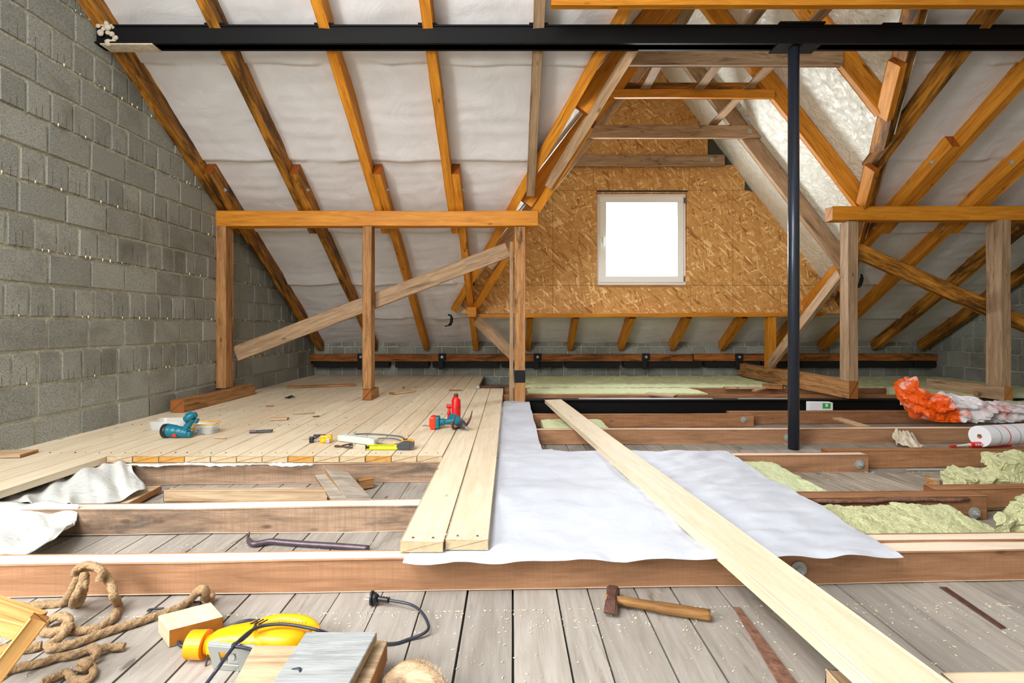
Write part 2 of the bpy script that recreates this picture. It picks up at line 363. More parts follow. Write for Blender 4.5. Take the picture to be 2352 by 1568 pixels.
def sheet(name, A, B, nu, nv, fn, mat, thick=0.0015, label=None, cat=None, parent=None, group=None, stepfn=None):
    """surface between polylines A and B (world), fn(p,u,v)->offset Vector"""
    def samp(P, t):
        P = [Vector(p) for p in P]; L = [0]
        for a, b in zip(P, P[1:]): L.append(L[-1]+(b-a).length)
        s = t*L[-1]
        for i in range(len(P)-1):
            if s <= L[i+1] or i == len(P)-2:
                return P[i].lerp(P[i+1], (s-L[i])/max(1e-9, L[i+1]-L[i]))
    bm = bmesh.new(); g = []
    Ac = catmull(A, 8) if len(A) > 2 else A; Bc = catmull(B, 8) if len(B) > 2 else B
    for i in range(nu+1):
        u = i/nu; a = samp(Ac, u); b = samp(Bc, u); row = []
        for j in range(nv+1):
            v = j/nv; p = a.lerp(b, v); row.append(bm.verts.new(p+fn(p, u, v)))
        g.append(row)
    for i in range(nu):
        for j in range(nv): bm.faces.new((g[i][j], g[i+1][j], g[i+1][j+1], g[i][j+1]))
    o = mkobj(name, bm, mat, parent, smooth=True)
    if thick: md = o.modifiers.new('s', 'SOLIDIFY'); md.thickness = thick
    if label: tag(o, label, cat, group)
    return o
def nz(p, s, seed=0): return noise.noise(Vector((p[0]*s+seed, p[1]*s+seed*1.7, p[2]*s-seed)))
def noisy_block(name, corners, z0, z1, amp, mat, label=None, cat=None, group=None, res=0.02, zoff=None, kind=None, seed=0):
    """soft slab over a four sided footprint (XY or XYZ corners); fuzzy displaced surface. z0 bottom z1 top"""
    C = [Vector((c[0], c[1], c[2] if len(c) > 2 else 0)) for c in corners]
    lu = max((C[1]-C[0]).length, (C[2]-C[3]).length); lv = max((C[3]-C[0]).length, (C[2]-C[1]).length)
    nu = max(3, min(90, int(lu/res))); nv = max(3, min(90, int(lv/res))); nw = max(2, min(8, int((z1-z0)/res)))
    bm = bmesh.new(); vd = {}
    def V(i, j, k):
        if (i, j, k) not in vd:
            u, v, w = i/nu, j/nv, k/nw
            p = (C[0]*(1-u)+C[1]*u)*(1-v)+(C[3]*(1-u)+C[2]*u)*v; p = p+Vector((0, 0, z0+(z1-z0)*w))
            d = Vector((nz(p, 1/0.05, seed), nz(p, 1/0.05, seed+7), nz(p, 1/0.06, seed+3)))*amp+Vector((nz(p, 1/0.015, seed+11), nz(p, 1/0.015, seed+17), nz(p, 1/0.015, seed+13)))*amp*0.6
            if k == 0: d.z = abs(d.z)*0.2
            ed = min(u, 1-u)*lu; ev = min(v, 1-v)*lv; e = min(ed, ev)
            if k == nw and e < 0.02: p.z -= (0.02-e)*0.5
            vd[(i, j, k)] = bm.verts.new(p+d)
        return vd[(i, j, k)]
    for i in range(nu):
        for j in range(nv):
            for k in (0, nw): bm.faces.new((V(i, j, k), V(i+1, j, k), V(i+1, j+1, k), V(i, j+1, k)))
    for k in range(nw):
        for i in range(nu):
            for j in (0, nv): bm.faces.new((V(i, j, k), V(i+1, j, k), V(i+1, j, k+1), V(i, j, k+1)))
        for j in range(nv):
            for i in (0, nu): bm.faces.new((V(i, j, k), V(i, j+1, k), V(i, j+1, k+1), V(i, j, k+1)))
    o = mkobj(name, bm, mat)
    if label: tag(o, label, cat, group, kind)
    return o
V3 = Vector
JT = 0.107; DT = 0.142                       # joist top and deck top heights

# ================================================================ SETTING
# subfloor boards: one structure mesh of boards with open gaps
def build_floor():
    bm = bmesh.new(); tl = bm.faces.layers.float.new('tone')
    x = -2.86; k = 0
    rnd = random.Random(3)
    xs = []
    base = [-0.137, 0.008, 0.155, 0.253, 0.406]
    left = -0.137; L = []
    while left > -2.9:
        left -= rnd.uniform(0.125, 0.15); L.append(left)
    xs = sorted(L)+base; r = 0.406
    while r < 6.2: r += rnd.uniform(0.12, 0.16); xs.append(r)
    for a, b in zip(xs, xs[1:]):
        g = rnd.uniform(0.0015, 0.004); t = rnd.random(); dz = rnd.uniform(-0.002, 0.0)
        n = 24; y0, y1 = 0.55, 7.3
        prev = None
        for i in range(n+1):
            y = y0+(y1-y0)*i/n
            wl = noise.noise(V3((a*7, y*0.9, 2)))*0.006; wr = noise.noise(V3((b*7, y*0.9, 2)))*0.006
            row = [bm.verts.new((a+g+wl, y, -0.02)), bm.verts.new((a+g+wl, y, dz)), bm.verts.new((b-g+wr, y, dz)), bm.verts.new((b-g+wr, y, -0.02))]
            if prev:
                for j in range(3):
                    f = bm.faces.new((prev[j], prev[j+1], row[j+1], row[j])); f[tl] = t
            prev = row
    # dark underlay closing the gaps
    f = bm.faces.new([bm.verts.new(p) for p in ((-2.9, 0.5, -0.021), (6.2, 0.5, -0.021), (6.2, 7.35, -0.021), (-2.9, 7.35, -0.021))]); f.material_index = 1; f[tl] = 0
    o = mkobj('floor', bm, [M['floor'], M['slit']]); o['kind'] = 'structure'
build_floor()

def block_wall(name, origin, ux, length, z0, z1, headers, L, Hh, H=0.2, phase=0.1, clip=None, foam=True, seed=1, thick=0.19):
    """block masonry, ux = direction along the wall (unit), face normal = ux x z side given by thick sign"""
    rnd = random.Random(seed); bm = bmesh.new(); tl = bm.faces.layers.float.new('tone')
    ux = V3(ux); uz = V3((0, 0, 1)); un = ux.cross(uz)       # normal pointing out of the face
    if thick < 0: un = -un
    O = V3(origin)
    def quadbox(a, b, c, d, dep, mi, tone, inset=0.0, jit=0.0):
        # face box from along a..b, height c..d protruding dep
        e = 0.006 if mi == 0 else 0
        pts = []
        for (s, z) in ((a, c), (b, c), (b, d), (a, d)):
            pts.append((s+rnd.uniform(-jit, jit), z+rnd.uniform(-jit, jit)))
        cs = (a+b)/2; cz = (c+d)/2
        back = [bm.verts.new(O+ux*s+uz*z) for s, z in pts]
        front = [bm.verts.new(O+ux*(s+(e if s < cs else -e))+uz*(z+(e if z < cz else -e))+un*dep) for s, z in pts]
        f = bm.faces.new(front); f.material_index = mi; f[tl] = tone
        for i in range(4):
            f = bm.faces.new((back[i], back[(i+1) % 4], front[(i+1) % 4], front[i])); f.material_index = mi; f[tl] = tone*0.7
    k = int((z0-phase)//H); z = phase+k*H
    while z < z1:
        head = headers(k); wd = Hh if head else L; s = -rnd.random()*wd
        while s < length:
            w2 = wd*rnd.uniform(0.96, 1.05); a = max(s, 0)+0.007; b = min(s+w2, length)-0.007
            if b-a > 0.02 and (clip is None or z < clip(O+ux*a)+0.1 or z < clip(O+ux*b)+0.1):
                dep = rnd.uniform(0.008, 0.016)
                quadbox(a, b, z+0.008, z+H-0.008, dep, 0, rnd.random(), jit=0.003)
                if head and b-a > 0.1:
                    for q in (0.3, 0.62):
                        ss = a+(b-a)*q+rnd.uniform(-0.01, 0.01); hh = rnd.uniform(0.03, 0.11)
                        quadbox(ss, ss+0.0026, z+0.008, z+hh, dep+0.0006, 2, 0)
                        if foam and rnd.random() < 0.3:
                            c = O+ux*ss+uz*(z+0.012)+un*(dep+0.002); r0 = rnd.uniform(0.003, 0.007)
                            r = bmesh.ops.create_icosphere(bm, subdivisions=1, radius=r0, matrix=Matrix.Translation(c) @ Matrix.Diagonal((0.8, 0.8, 2.0, 1)))
                            for f in {f for v in r['verts'] for f in v.link_faces}: f.material_index = 3
            s += w2
        z += H; k += 1
    # mortar backing (lumpy grid)
    nu = int(length/0.05); nv = int((z1-z0)/0.05); G = []
    for i in range(nu+1):
        row = []
        for j in range(nv+1):
            p = O+ux*(length*i/nu)+uz*(z0+(z1-z0)*j/nv); row.append(bm.verts.new(p+un*(0.002+0.005*noise.noise(p*14))))
        G.append(row)
    for i in range(nu):
        for j in range(nv):
            f = bm.faces.new((G[i][j], G[i+1][j], G[i+1][j+1], G[i][j+1])); f.material_index = 1
    # solid back
    for (a, b) in (((0, z0), (length, z1)),):
        f = bm.faces.new([bm.verts.new(O+ux*s+uz*zz-un*abs(thick)) for s, zz in ((a[0], a[1]), (b[0], a[1]), (b[0], b[1]), (a[0], b[1]))]); f.material_index = 1
    if clip:
        geom = list(bm.verts)+list(bm.edges)+list(bm.faces)
        bmesh.ops.bisect_plane(bm, geom=geom, plane_co=V3((0, 0, rh(0)+0.16)), plane_no=V3((0, 0.6348, 1)).normalized(), clear_outer=True)
    me = bpy.data.meshes.new(name); bm.to_mesh(me); bm.free()
    o = mkobj(name, me, [M['block'], M['joint'], M['slit'], M['foam']]); o['kind'] = 'structure'; return o
hd = lambda k: k >= 2 and k % 2 == 0
block_wall('wall_left', (-2.845, 0.9, 0), (0, 1, 0), 6.4, 0.0, 3.9, hd, 0.31, 0.155, clip=lambda p: rh(p.y), seed=5)
block_wall('wall_right', (6.1, 3.6, 0), (0, 1, 0), 3.7, 0.0, 2.9, hd, 0.31, 0.155, clip=lambda p: rh(p.y), seed=8, thick=-0.19, foam=False)
block_wall('wall_back', (-2.845, 7.28, 0), (1, 0, 0), 8.95, 0.0, 0.62, lambda k: False, 0.2, 0.2, phase=-0.03, H=0.145, seed=9, foam=False, thick=0.19)

# roof membrane (main slope with the dormer opening left out), overlapping strips
SEAMS = [3.76, 4.53, 5.31, 6.08, 6.72]
def memb_off(x, D, raf, amp=1.0):
    z = 0
    # sag between rafters, radiating wrinkles near them, step at each lap
    d = min(abs(x-r) for r in raf); z -= min(d, 0.35)*0.05
    p = V3((x, D, 0)); z += noise.noise(V3((x*2.2, D*2.0, 4)))*0.02*amp+noise.noise(V3((x*3+D*5, D*16, 8)))*0.006*amp+noise.noise(V3((x*22, D*9, 1)))*0.0025*amp
    for s in SEAMS:
        if 0 <= s-D < 0.16: z -= 0.026*(1-(s-D)/0.16)*(1 if 0.35+noise.noise(V3((x*1.3, s, 7))) > 0.1 else 0.3)
    return z
RAF = [-2.80, -2.02, -1.27, -0.56, 0.2, 0.87, 1.6, 2.34, 3.1, 3.26, 3.87, 4.58, 5.34, 6.0]
def wv(D): return (0.6348*D-0.946)/1.294
def wm(D): return (0.6348*D-0.891)/1.294
def build_ceiling():
    bm = bmesh.new()
    def region(D0, D1, xa, xb, nx):
        rows = [D0+(D1-D0)*i/round((D1-D0)/0.02) for i in range(round((D1-D0)/0.02)+1)]; prev = None
        for D in rows:
            a, b = xa(D), xb(D); row = []
            for j in range(nx+1):
                x = a+(b-a)*j/nx; row.append(bm.verts.new((x, D, rh(D)+0.17+memb_off(x, D, RAF))))
            if prev:
                for j in range(nx): bm.faces.new((prev[j], prev[j+1], row[j+1], row[j]))
            prev = row
    region(2.3, 6.44, lambda D: -2.86, lambda D: 1.79-wm(D), 90)
    region(2.3, 6.44, lambda D: 1.79+wm(D), lambda D: 6.15, 90)
    region(6.43, 7.35, lambda D: -2.86, lambda D: 6.15, 220)
    o = mkobj('ceiling', bm, M['roofskin'], smooth=True); o['kind'] = 'structure'
build_ceiling()
# the rest of the attic behind the viewer: front roof slope, far wall with its wide window opening, wall ends
def plane_struct(name, polys, mat):
    bm = bmesh.new()
    for P in polys: bm.faces.new([bm.verts.new(p) for p in P])
    o = mkobj(name, bm, mat); o['kind'] = 'structure'; return o
RY = 0.9; RZ = rh(RY)+0.145; BY = -3.2; BZ = 1.9
fz = lambda y: RZ+(BZ-RZ)*(RY-y)/(RY-BY)
plane_struct('ceiling_front', [[(-2.86, 2.3, rh(2.3)+0.145), (6.15, 2.3, rh(2.3)+0.145), (6.15, RY, RZ), (-2.86, RY, RZ)], 
    *[[(xa, ya, fz(ya)), (xb, ya, fz(ya)), (xb, yb, fz(yb)), (xa, yb, fz(yb))] for xa, xb, ya, yb in ((-2.86, 6.15, RY, 0.55), (-2.86, -2.5, 0.55, -1.3), (0.3, 6.15, 0.55, -1.3), (-2.86, 6.15, -1.3, BY))]], M['roofskin'])  # unseen gap in this slope is added to let top light onto the foreground
plane_struct('wall_front', [[(-2.86, BY, 0), (6.15, BY, 0), (6.15, BY, 1.3), (-2.86, BY, 1.3)], [(-2.86, BY, 1.3), (-2.8, BY, 1.3), (-2.8, BY, BZ), (-2.86, BY, BZ)], [(1.2, BY, 1.3), (6.15, BY, 1.3), (6.15, BY, BZ), (1.2, BY, BZ)]], M['joint'])
plane_struct('wall_left_end', [[(-2.86, 0.9, 0), (-2.86, 0.2, 0), (-2.86, 0.2, fz(0.2)), (-2.86, RY, RZ)], [(-2.86, -0.9, 0), (-2.86, BY, 0), (-2.86, BY, BZ), (-2.86, -0.9, fz(-0.9))], [(-2.86, 0.2, 0), (-2.86, -0.9, 0), (-2.86, -0.9, 1.1), (-2.86, 0.2, 1.1)], [(-2.86, 0.2, 2.4), (-2.86, -0.9, 2.4), (-2.86, -0.9, fz(-0.9)), (-2.86, 0.2, fz(0.2))]], M['joint'])
plane_struct('wall_right_end', [[(6.11, 3.62, 0), (6.11, BY, 0), (6.11, BY, BZ), (6.11, RY, RZ), (6.11, 3.62, rh(3.62)+0.145)]], M['joint'])
plane_struct('floor_front', [[(-2.9, 0.56, -0.004), (6.2, 0.56, -0.004), (6.2, BY, -0.004), (-2.9, BY, -0.004)]], M['joint'])
def dz_(xoff): return CZ+3.27-1.294*abs(xoff)       # dormer rafter underside
def build_dormer_skin():
    bm = bmesh.new()
    for side in (-1, 1):
        prev = None; n = 180
        for i in range(n+1):
            D = 2.3+(6.46-2.3)*i/n; w = wm(D)+0.07; row = []
            for j in range(46):
                t = j/45*w; x = 1.79+side*t
                z = dz_(t)+0.195+noise.noise(V3((x*4, D*2, z_seed(side))))*0.02+noise.noise(V3((x*14, D*6, 2)))*0.008
                row.append(bm.verts.new((x, D, z)))
            if prev:
                for j in range(45):
                    if side < 0 and 42 <= j and 4.5 < D < 4.75: continue      # torn edge at the left valley lets daylight in
                    bm.faces.new((prev[j], prev[j+1], row[j+1], row[j]))
            prev = row
    o = mkobj('ceiling_dormer', bm, M['foil'], smooth=True); o['kind'] = 'structure'
def z_seed(s): return 3.0 if s > 0 else 11.0
build_dormer_skin()
# dormer gable wall in strand board with the window opening
DW = 6.42
def build_gable():
    me = bpy.data.meshes.new('wall_dormer')
    q = lambda x, y: pt(x, y, DW)
    WX0, WX1, WZ0, WZ1 = q(1371, 0).x, q(1580, 0).x, q(0, 656).z, q(0, 441).z
    zb = q(0, 720).z; XL, XR = q(1060, 0).x, q(1940, 0).x; ax = 1.79; az = dz_(0)+0.21
    def top(x): return min(az-1.294*abs(x-ax), az)
    bm = bmesh.new()
    def panel(x0, x1, z0, z1, g=0.002):
        n = 14; up = []; lo = []
        pts = []
        for i in range(n+1):
            x = x0+g+(x1-x0-2*g)*i/n
            zt = min(z1-g, top(x))
            if zt <= z0+g: continue
            pts.append((x, z0+g, zt))
        if len(pts) < 2: return
        for y, flip in ((DW, 0), (DW+0.014, 1)):
            v = [(bm.verts.new((x, y, a)), bm.verts.new((x, y, b))) for x, a, b in pts]
            for k in range(len(v)-1): bm.faces.new((v[k][0], v[k+1][0], v[k+1][1], v[k][1]))
    zA = q(0, 655).z; zB = q(0, 437).z; zC = q(0, 382).z; zD = zC+1.3
    xs = lambda *a: [q(v, 0).x for v in a]
    a = xs(1060, 1270, 1586, 1683, 1940)
    for l, r in zip(a, a[1:]): panel(l, r, zb, zA)
    # middle course around the window
    mid = xs(1060, 1270, 1371)
    for l, r in zip(mid, mid[1:]): panel(l, r, zA, zB)
    mid = xs(1580, 1683, 1940)
    for l, r in zip(mid, mid[1:]): panel(l, r, zA, zB)
    up = xs(1060, 1363, 1583, 1940)
    for l, r in zip(up, up[1:]): panel(l, r, zB, zC+0.02)
    panel(q(1060, 0).x, q(1940, 0).x, zC+0.02, az+0.1)
    # reveal
    for (x0, z0, x1, z1) in ((WX0, WZ0, WX1, WZ0), (WX0, WZ1, WX1, WZ1), (WX0, WZ0, WX0, WZ1), (WX1, WZ0, WX1, WZ1)):
        bm.faces.new([bm.verts.new(p) for p in ((x0, DW, z0), (x1, DW, z1), (x1, DW+0.16, z1), (x0, DW+0.16, z0))])
    # dark sheathing behind the joints, with the opening
    def back(x0, x1, z0, z1):
        n = 10; v = []
        for i in range(n+1):
            x = x0+(x1-x0)*i/n; v.append((bm.verts.new((x, DW+0.02, z0)), bm.verts.new((x, DW+0.02, max(z0+0.001, min(z1, top(x)))))))
        for k in range(n): f = bm.faces.new((v[k][0], v[k+1][0], v[k+1][1], v[k][1])); f.material_index = 1
    back(XL, WX0, zb, 9); back(WX1, XR, zb, 9); back(WX0, WX1, zb, WZ0); back(WX0, WX1, WZ1, 9)
    o = mkobj('wall_dormer', bm, [M['osb'], M['slit']]); o['kind'] = 'structure'
    # window
    w = bpy.data.objects.new('window_1', None); COL.objects.link(w); w.location = ((WX0+WX1)/2, DW+0.05, WZ0); w['kind'] = 'structure'; w['label'] = 'small square white plastic window in the strand board gable'
    hw = (WX1-WX0)/2-0.012; H = WZ1-WZ0-0.012
    def ring(bm, x0, x1, z0, z1, t, y0, y1):
        for (a, b, c, d) in ((x0, x1, z0, z0+t), (x0, x1, z1-t, z1), (x0, x0+t, z0+t, z1-t), (x1-t, x1, z0+t, z1-t)):
            a_box(bm, ((a+b)/2, (y0+y1)/2, (c+d)/2), (b-a, y1-y0, d-c), bev=0.004)
    b1 = bmesh.new(); ring(b1, -hw, hw, 0.012, H, 0.05, 0.0, 0.07); mkobj('window_frame', b1, M['whiteframe'], w)
    b1 = bmesh.new(); ring(b1, -hw+0.035, hw-0.035, 0.047, H-0.035, 0.078, -0.02, 0.05); mkobj('sash', b1, M['whiteframe'], w)
    b1 = bmesh.new(); a_box(b1, (0, 0.02, H/2), (2*hw-0.17, 0.02, H-0.17)); mkobj('pane', b1, M['glass'], w)
    b1 = bmesh.new(); hz = H*0.5; a_box(b1, (-hw+0.068, -0.026, hz), (0.026, 0.012, 0.07), bev=0.004)
    a_tube(b1, catmull([V3((-hw+0.068, -0.03, hz+0.02)), V3((-hw+0.068, -0.055, hz+0.02)), V3((-hw+0.070, -0.06, hz)), V3((-hw+0.068, -0.058, hz-0.09))], 5), 0.009, 8)
    mkobj('handle', b1, M['white'], w)
    b1 = bmesh.new()
    for z in (0.09, H-0.09): a_cyl(b1, (hw-0.02, -0.024, z-0.035), (hw-0.02, -0.024, z+0.035), 0.009, seg=10)
    mkobj('hinge', b1, M['darkgrey'], w)
    b1 = bmesh.new(); a_box(b1, (0, 0.0, -0.004), (2*hw+0.02, 0.11, 0.03), bev=0.002); mkobj('sill_board', b1, M['post'], w)
build_gable()

# ================================================================ ROOF TIMBERS
GU = 'upper rafters of the back slope'; GL = 'lower rafters of the back slope'
def rafter(x, D0, D1, mat, label, group, w=0.075, h=0.15, name='rafter'):
    c = RN*(h/2)
    return beam(name, V3((x, D0, rh(D0)))+c, V3((x, D1, rh(D1)))+c, w, h, mat, label, 'rafter', group, up=RN, wob=0.004)
left_up = [(-2.80, 'stained', 'dark-stained upper rafter running tight along the grey block wall'),
           (-2.02, 'stained', 'second upper rafter from the block wall, orange with dark streaks'),
           (-1.27, '', 'clean orange upper rafter, third from the block wall'),
           (-0.56, '', 'clean orange upper rafter, fourth from the block wall')]
for x, s, lab in left_up:
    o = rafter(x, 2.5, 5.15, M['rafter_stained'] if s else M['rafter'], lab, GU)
lr = [(-2.72, 'lower rafter beside the block wall, below the left purlin'),
      (-1.944, 'second lower rafter from the block wall, behind the left purlin'),
      (-1.194, 'third lower rafter from the block wall, behind the long brace'),
      (-0.484, 'fourth lower rafter, ending near the left corner of the strand board gable')]
for x, lab in lr:
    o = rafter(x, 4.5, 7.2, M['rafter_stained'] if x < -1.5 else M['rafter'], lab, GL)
    p = V3((x+0.039, 4.72, rh(4.72)+0.06)); bolt_on(o, p, (1, 0, 0), 0.02)
rafter(0.2, 2.5, 4.72, M['grey'], 'greyed straight rafter meeting the left valley timber', GU)
for x, lab in ((0.27, 'lower rafter under the dormer, just right of the taped post'), (0.87, 'lower rafter under the strand board gable, left of the window'),
               (1.6, 'lower rafter under the gable, below the window'), (2.34, 'lower rafter under the gable, right of the window'),
               (3.06, 'lower rafter under the gable, left of the short back post')):
    rafter(x, 6.5, 7.2, M['rafter'], lab, GL)
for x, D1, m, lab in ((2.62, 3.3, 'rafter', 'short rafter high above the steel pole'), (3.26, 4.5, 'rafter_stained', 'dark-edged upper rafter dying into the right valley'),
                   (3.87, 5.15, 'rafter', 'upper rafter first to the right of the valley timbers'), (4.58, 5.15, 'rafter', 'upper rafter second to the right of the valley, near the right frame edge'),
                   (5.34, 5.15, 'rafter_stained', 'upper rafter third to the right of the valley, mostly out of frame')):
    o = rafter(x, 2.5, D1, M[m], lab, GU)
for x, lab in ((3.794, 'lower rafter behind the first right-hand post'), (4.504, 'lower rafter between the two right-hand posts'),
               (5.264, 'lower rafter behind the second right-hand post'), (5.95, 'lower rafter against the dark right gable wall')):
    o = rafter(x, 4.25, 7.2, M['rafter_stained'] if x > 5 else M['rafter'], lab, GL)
    bolt_on(o, V3((x-0.039, 4.45, rh(4.45)+0.06)), (-1, 0, 0), 0.02)
    bolt_on(o, V3((x-0.039, 5.15, rh(5.15)+0.06)), (-1, 0, 0), 0.02)
# valley timbers
def valley(side, D0, D1, off, drop, w, h, mat, label, name='valley_rafter'):
    p0 = V3((1.79+side*(wv(D0)+off), D0, rh(D0)+drop)); p1 = V3((1.79+side*(wv(D1)+off), D1, rh(D1)+drop))
    return beam(name, p0, p1, w, h, mat, label, 'valley rafter', 'valley timbers of the dormer', up=V3((-side*0.5, 0.4, 1)).normalized(), wob=0.004)
valley(-1, 2.5, 6.45, 0.05, 0.12, 0.085, 0.15, M['rafter'], 'long orange valley timber at the left edge of the dormer')
valley(-1, 3.53, 4.62, -0.12, 0.03, 0.075, 0.14, M['grey'], 'greyed short timber beside the left valley timber, upper half')
valley(-1, 4.1, 6.3, -0.16, 0.05, 0.08, 0.14, M['rafter'], 'second orange timber beside the left valley, lower half')
valley(1, 2.5, 6.45, 0.04, 0.12, 0.075, 0.14, M['rafter_stained'], 'dark-streaked valley timber at the right edge of the dormer')
for i, (D, lab) in enumerate(((3.62, 'upper cleat block bolted beside the right valley timber'), (4.42, 'middle cleat block beside the right valley timber'), (5.6, 'lower cleat block on the right valley timber, behind the first right post'))):
    p0 = V3((1.79+wv(D)-0.03, D, rh(D)-0.01)); p1 = V3((1.79+wv(D+0.38)-0.03, D+0.38, rh(D+0.38)-0.01))
    beam('cleat', p0, p1, 0.05, 0.12, M['rafter'], lab, 'cleat', 'cleats on the right valley', up=V3((-0.5, 0.4, 1)).normalized())
# dormer rafters and collar ties
def dorm_rafter(D, side, mat, label, wid=0.06, h=0.16, bolt=True):
    n = V3((side*1.294, 0, 1)).normalized()
    D = D
    w = wv(D)-0.04; p0 = V3((1.79+side*0.02, D, dz_(0.02)))+n*0.03; p1 = V3((1.79+side*w, D, dz_(w)))+n*0.03
    o = beam('dormer_rafter', p0, p1, wid, h, mat, label, 'rafter', 'dormer rafters', up=n, wob=0.004)
    return o
for D, nm, mt in ((5.69, 'farthest, nearest the window', 'grey'), (4.87, 'middle, ending at the right purlin corner', 'rafter'), (4.02, 'near, ending high beside the steel pole', 'rafter'), (3.2, 'nearest, above the steel beam', 'rafter')):
    o = dorm_rafter(D, 1, M[mt], 'right side dormer rafter, '+nm)
    dorm_rafter(D, -1, M[mt], 'left side dormer rafter, '+nm.replace('right purlin corner', 'left valley').replace('beside the steel pole', 'on the left valley'))
def tie(D, x0, x1, h0, h1, mat, label, dy=-0.045, bolts=()):
    a = pt(x0, 0, D).x; b = pt(x1, 0, D).x
    o = beam('collar_tie', V3((a, D+dy, CZ+(h0+h1)/2)), V3((b, D+dy, CZ+(h0+h1)/2)), 0.045, h1-h0, mat, label, 'collar tie', 'collar ties of the dormer')
    for bx in bolts: bolt_on(o, V3((pt(bx, 0, D).x, D+dy-0.024, CZ+(h0+h1)/2)), (0, -1, 0), 0.024)
    return o
tie(6.42, 1300, 1660, 2.03, 2.17, M['grey'], 'grey collar tie fixed flat to the strand board above the window', bolts=(1630,))
tie(5.69, 1325, 1740, 2.11, 2.257, M['grey'], 'greyed collar tie, second in front of the gable', bolts=(1716,))
tie(4.87, 1375, 1772, 2.19, 2.27, M['purlin'], 'orange thin collar tie, third from the gable wall')
tie(4.87, 1385, 1760, 2.25, 2.38, M['rafter_stained'], 'dark-edged collar tie directly behind the thin orange one', dy=0.05)
tie(4.02, 1432, 1925, 2.06, 2.22, M['grey'], 'wide greyed collar tie just under the black steel beam', bolts=(1420+30,))
beam('collar_tie', V3((pt(1265, 0, 3.2).x, 3.2, CZ+2.10)), V3((5.2, 3.2, CZ+2.10)), 0.05, 0.13, M['purlin'], 'long orange tie crossing the top edge of the frame above the steel beam', 'collar tie', 'collar ties of the dormer')
for X, D0, D1, lab in ((1.3, 3.1, 4.95, 'left short board laid across the dormer collar ties'), (1.82, 3.1, 4.95, 'middle board laid across the dormer collar ties'), (2.3, 2.9, 6.0, 'long board laid across the dormer collar ties at right')):
    beam('bridging_board', V3((X, D0, CZ+2.31)), V3((X, D1, CZ+2.27)), 0.09, 0.022, M['grey'], lab, 'board', 'boards across the collar ties')
# purlins and posts
PD = 4.89
beam('purlin', (-2.84, PD, CZ+1.037), (0.275, PD, CZ+1.037), 0.12, 0.148, M['purlin'], 'long orange purlin carried by three posts on the left', 'purlin', 'purlins', wob=0.003)
beam('purlin', (3.08, 4.83, CZ+1.074), (6.1, 4.83, CZ+1.074), 0.12, 0.135, M['purlin'], 'orange purlin on the right, above the two right-hand posts', 'purlin', 'purlins', wob=0.003)
Z = V3((0, 0, 1)); Yv = V3((0, 1, 0))
def post(x0, x1, D, dep, z0, z1, mat, label, group='posts under the purlins', name='post'):
    return beam(name, V3(((x0+x1)/2, D+dep/2, z0)), V3(((x0+x1)/2, D+dep/2, z1)), dep, x1-x0, mat, label, 'post', group, up=V3((1, 0, 0)), wob=0.003)
post(-2.835, -2.735, 4.83, 0.13, DT+0.108, CZ+0.962, M['post'], 'orange-brown post standing on the sill by the block wall')
post(-1.42, -1.33, 4.83, 0.12, DT+0.10, CZ+0.962, M['post'], 'middle left post with dark bark streaks standing on a short block')
tp = post(0.05, 0.152, 4.84, 0.10, 0.10, CZ+0.962, M['post'], 'left post with black tape near its foot, beside the white sheet')
bm = bmesh.new(); a_box(bm, (0, 0, 0), (0.106, 0.104, 0.12), bev=0.004); tb = mkobj('tape_band', bm, M['bitumen'], tp); tb.matrix_parent_inverse = tp.matrix_world.inverted(); tb.location = (0.101, 4.89, CZ-0.49); tb['label'] = 'black tape wrap'
beam('stud', V3((0.02, 4.90, 0.11)), V3((0.02, 4.90, CZ+0.82)), 0.05, 0.035, M['grey'], 'thin strip of wood fixed to the left side of the taped post', 'stud', up=V3((1, 0, 0)))
post(3.25, 3.345, 4.80, 0.13, CZ-0.53, CZ+1.006, M['grey'], 'first right post, greyish, standing on the end of the long sill')
post(4.66, 4.75, 4.74, 0.16, CZ-0.60, CZ+1.006, M['grey'], 'second right post near the right frame edge')
# sills and blocks
beam('sill_timber', (-2.72, 4.1, DT+0.053), (-2.70, 5.2, DT+0.053), 0.12, 0.106, M['post'], 'short cracked sill timber on the deck along the block wall', 'sill', 'sill timbers')
beam('sill_block', (-1.36, 4.78, DT+0.05), (-1.36, 5.05, DT+0.05), 0.09, 0.1, M['post'], 'short wooden block under the middle left post', 'sill', 'sill timbers')
beam('sill_timber', (3.30, 4.80, CZ-0.615), (3.30, 7.15, CZ-0.615), 0.095, 0.175, M['post'], 'long sill timber running back under the first right post', 'sill', 'sill timbers')
beam('sill_timber', (4.705, 4.72, CZ-0.64), (4.62, 5.5, CZ-0.64), 0.095, 0.13, M['grey'], 'sill timber under the second right post', 'sill', 'sill timbers')
post(3.26, 3.36, 6.3, 0.1, CZ-0.53, CZ+0.13, M['purlin'], 'short back post under the right end of the gable beam', 'posts under the gable')
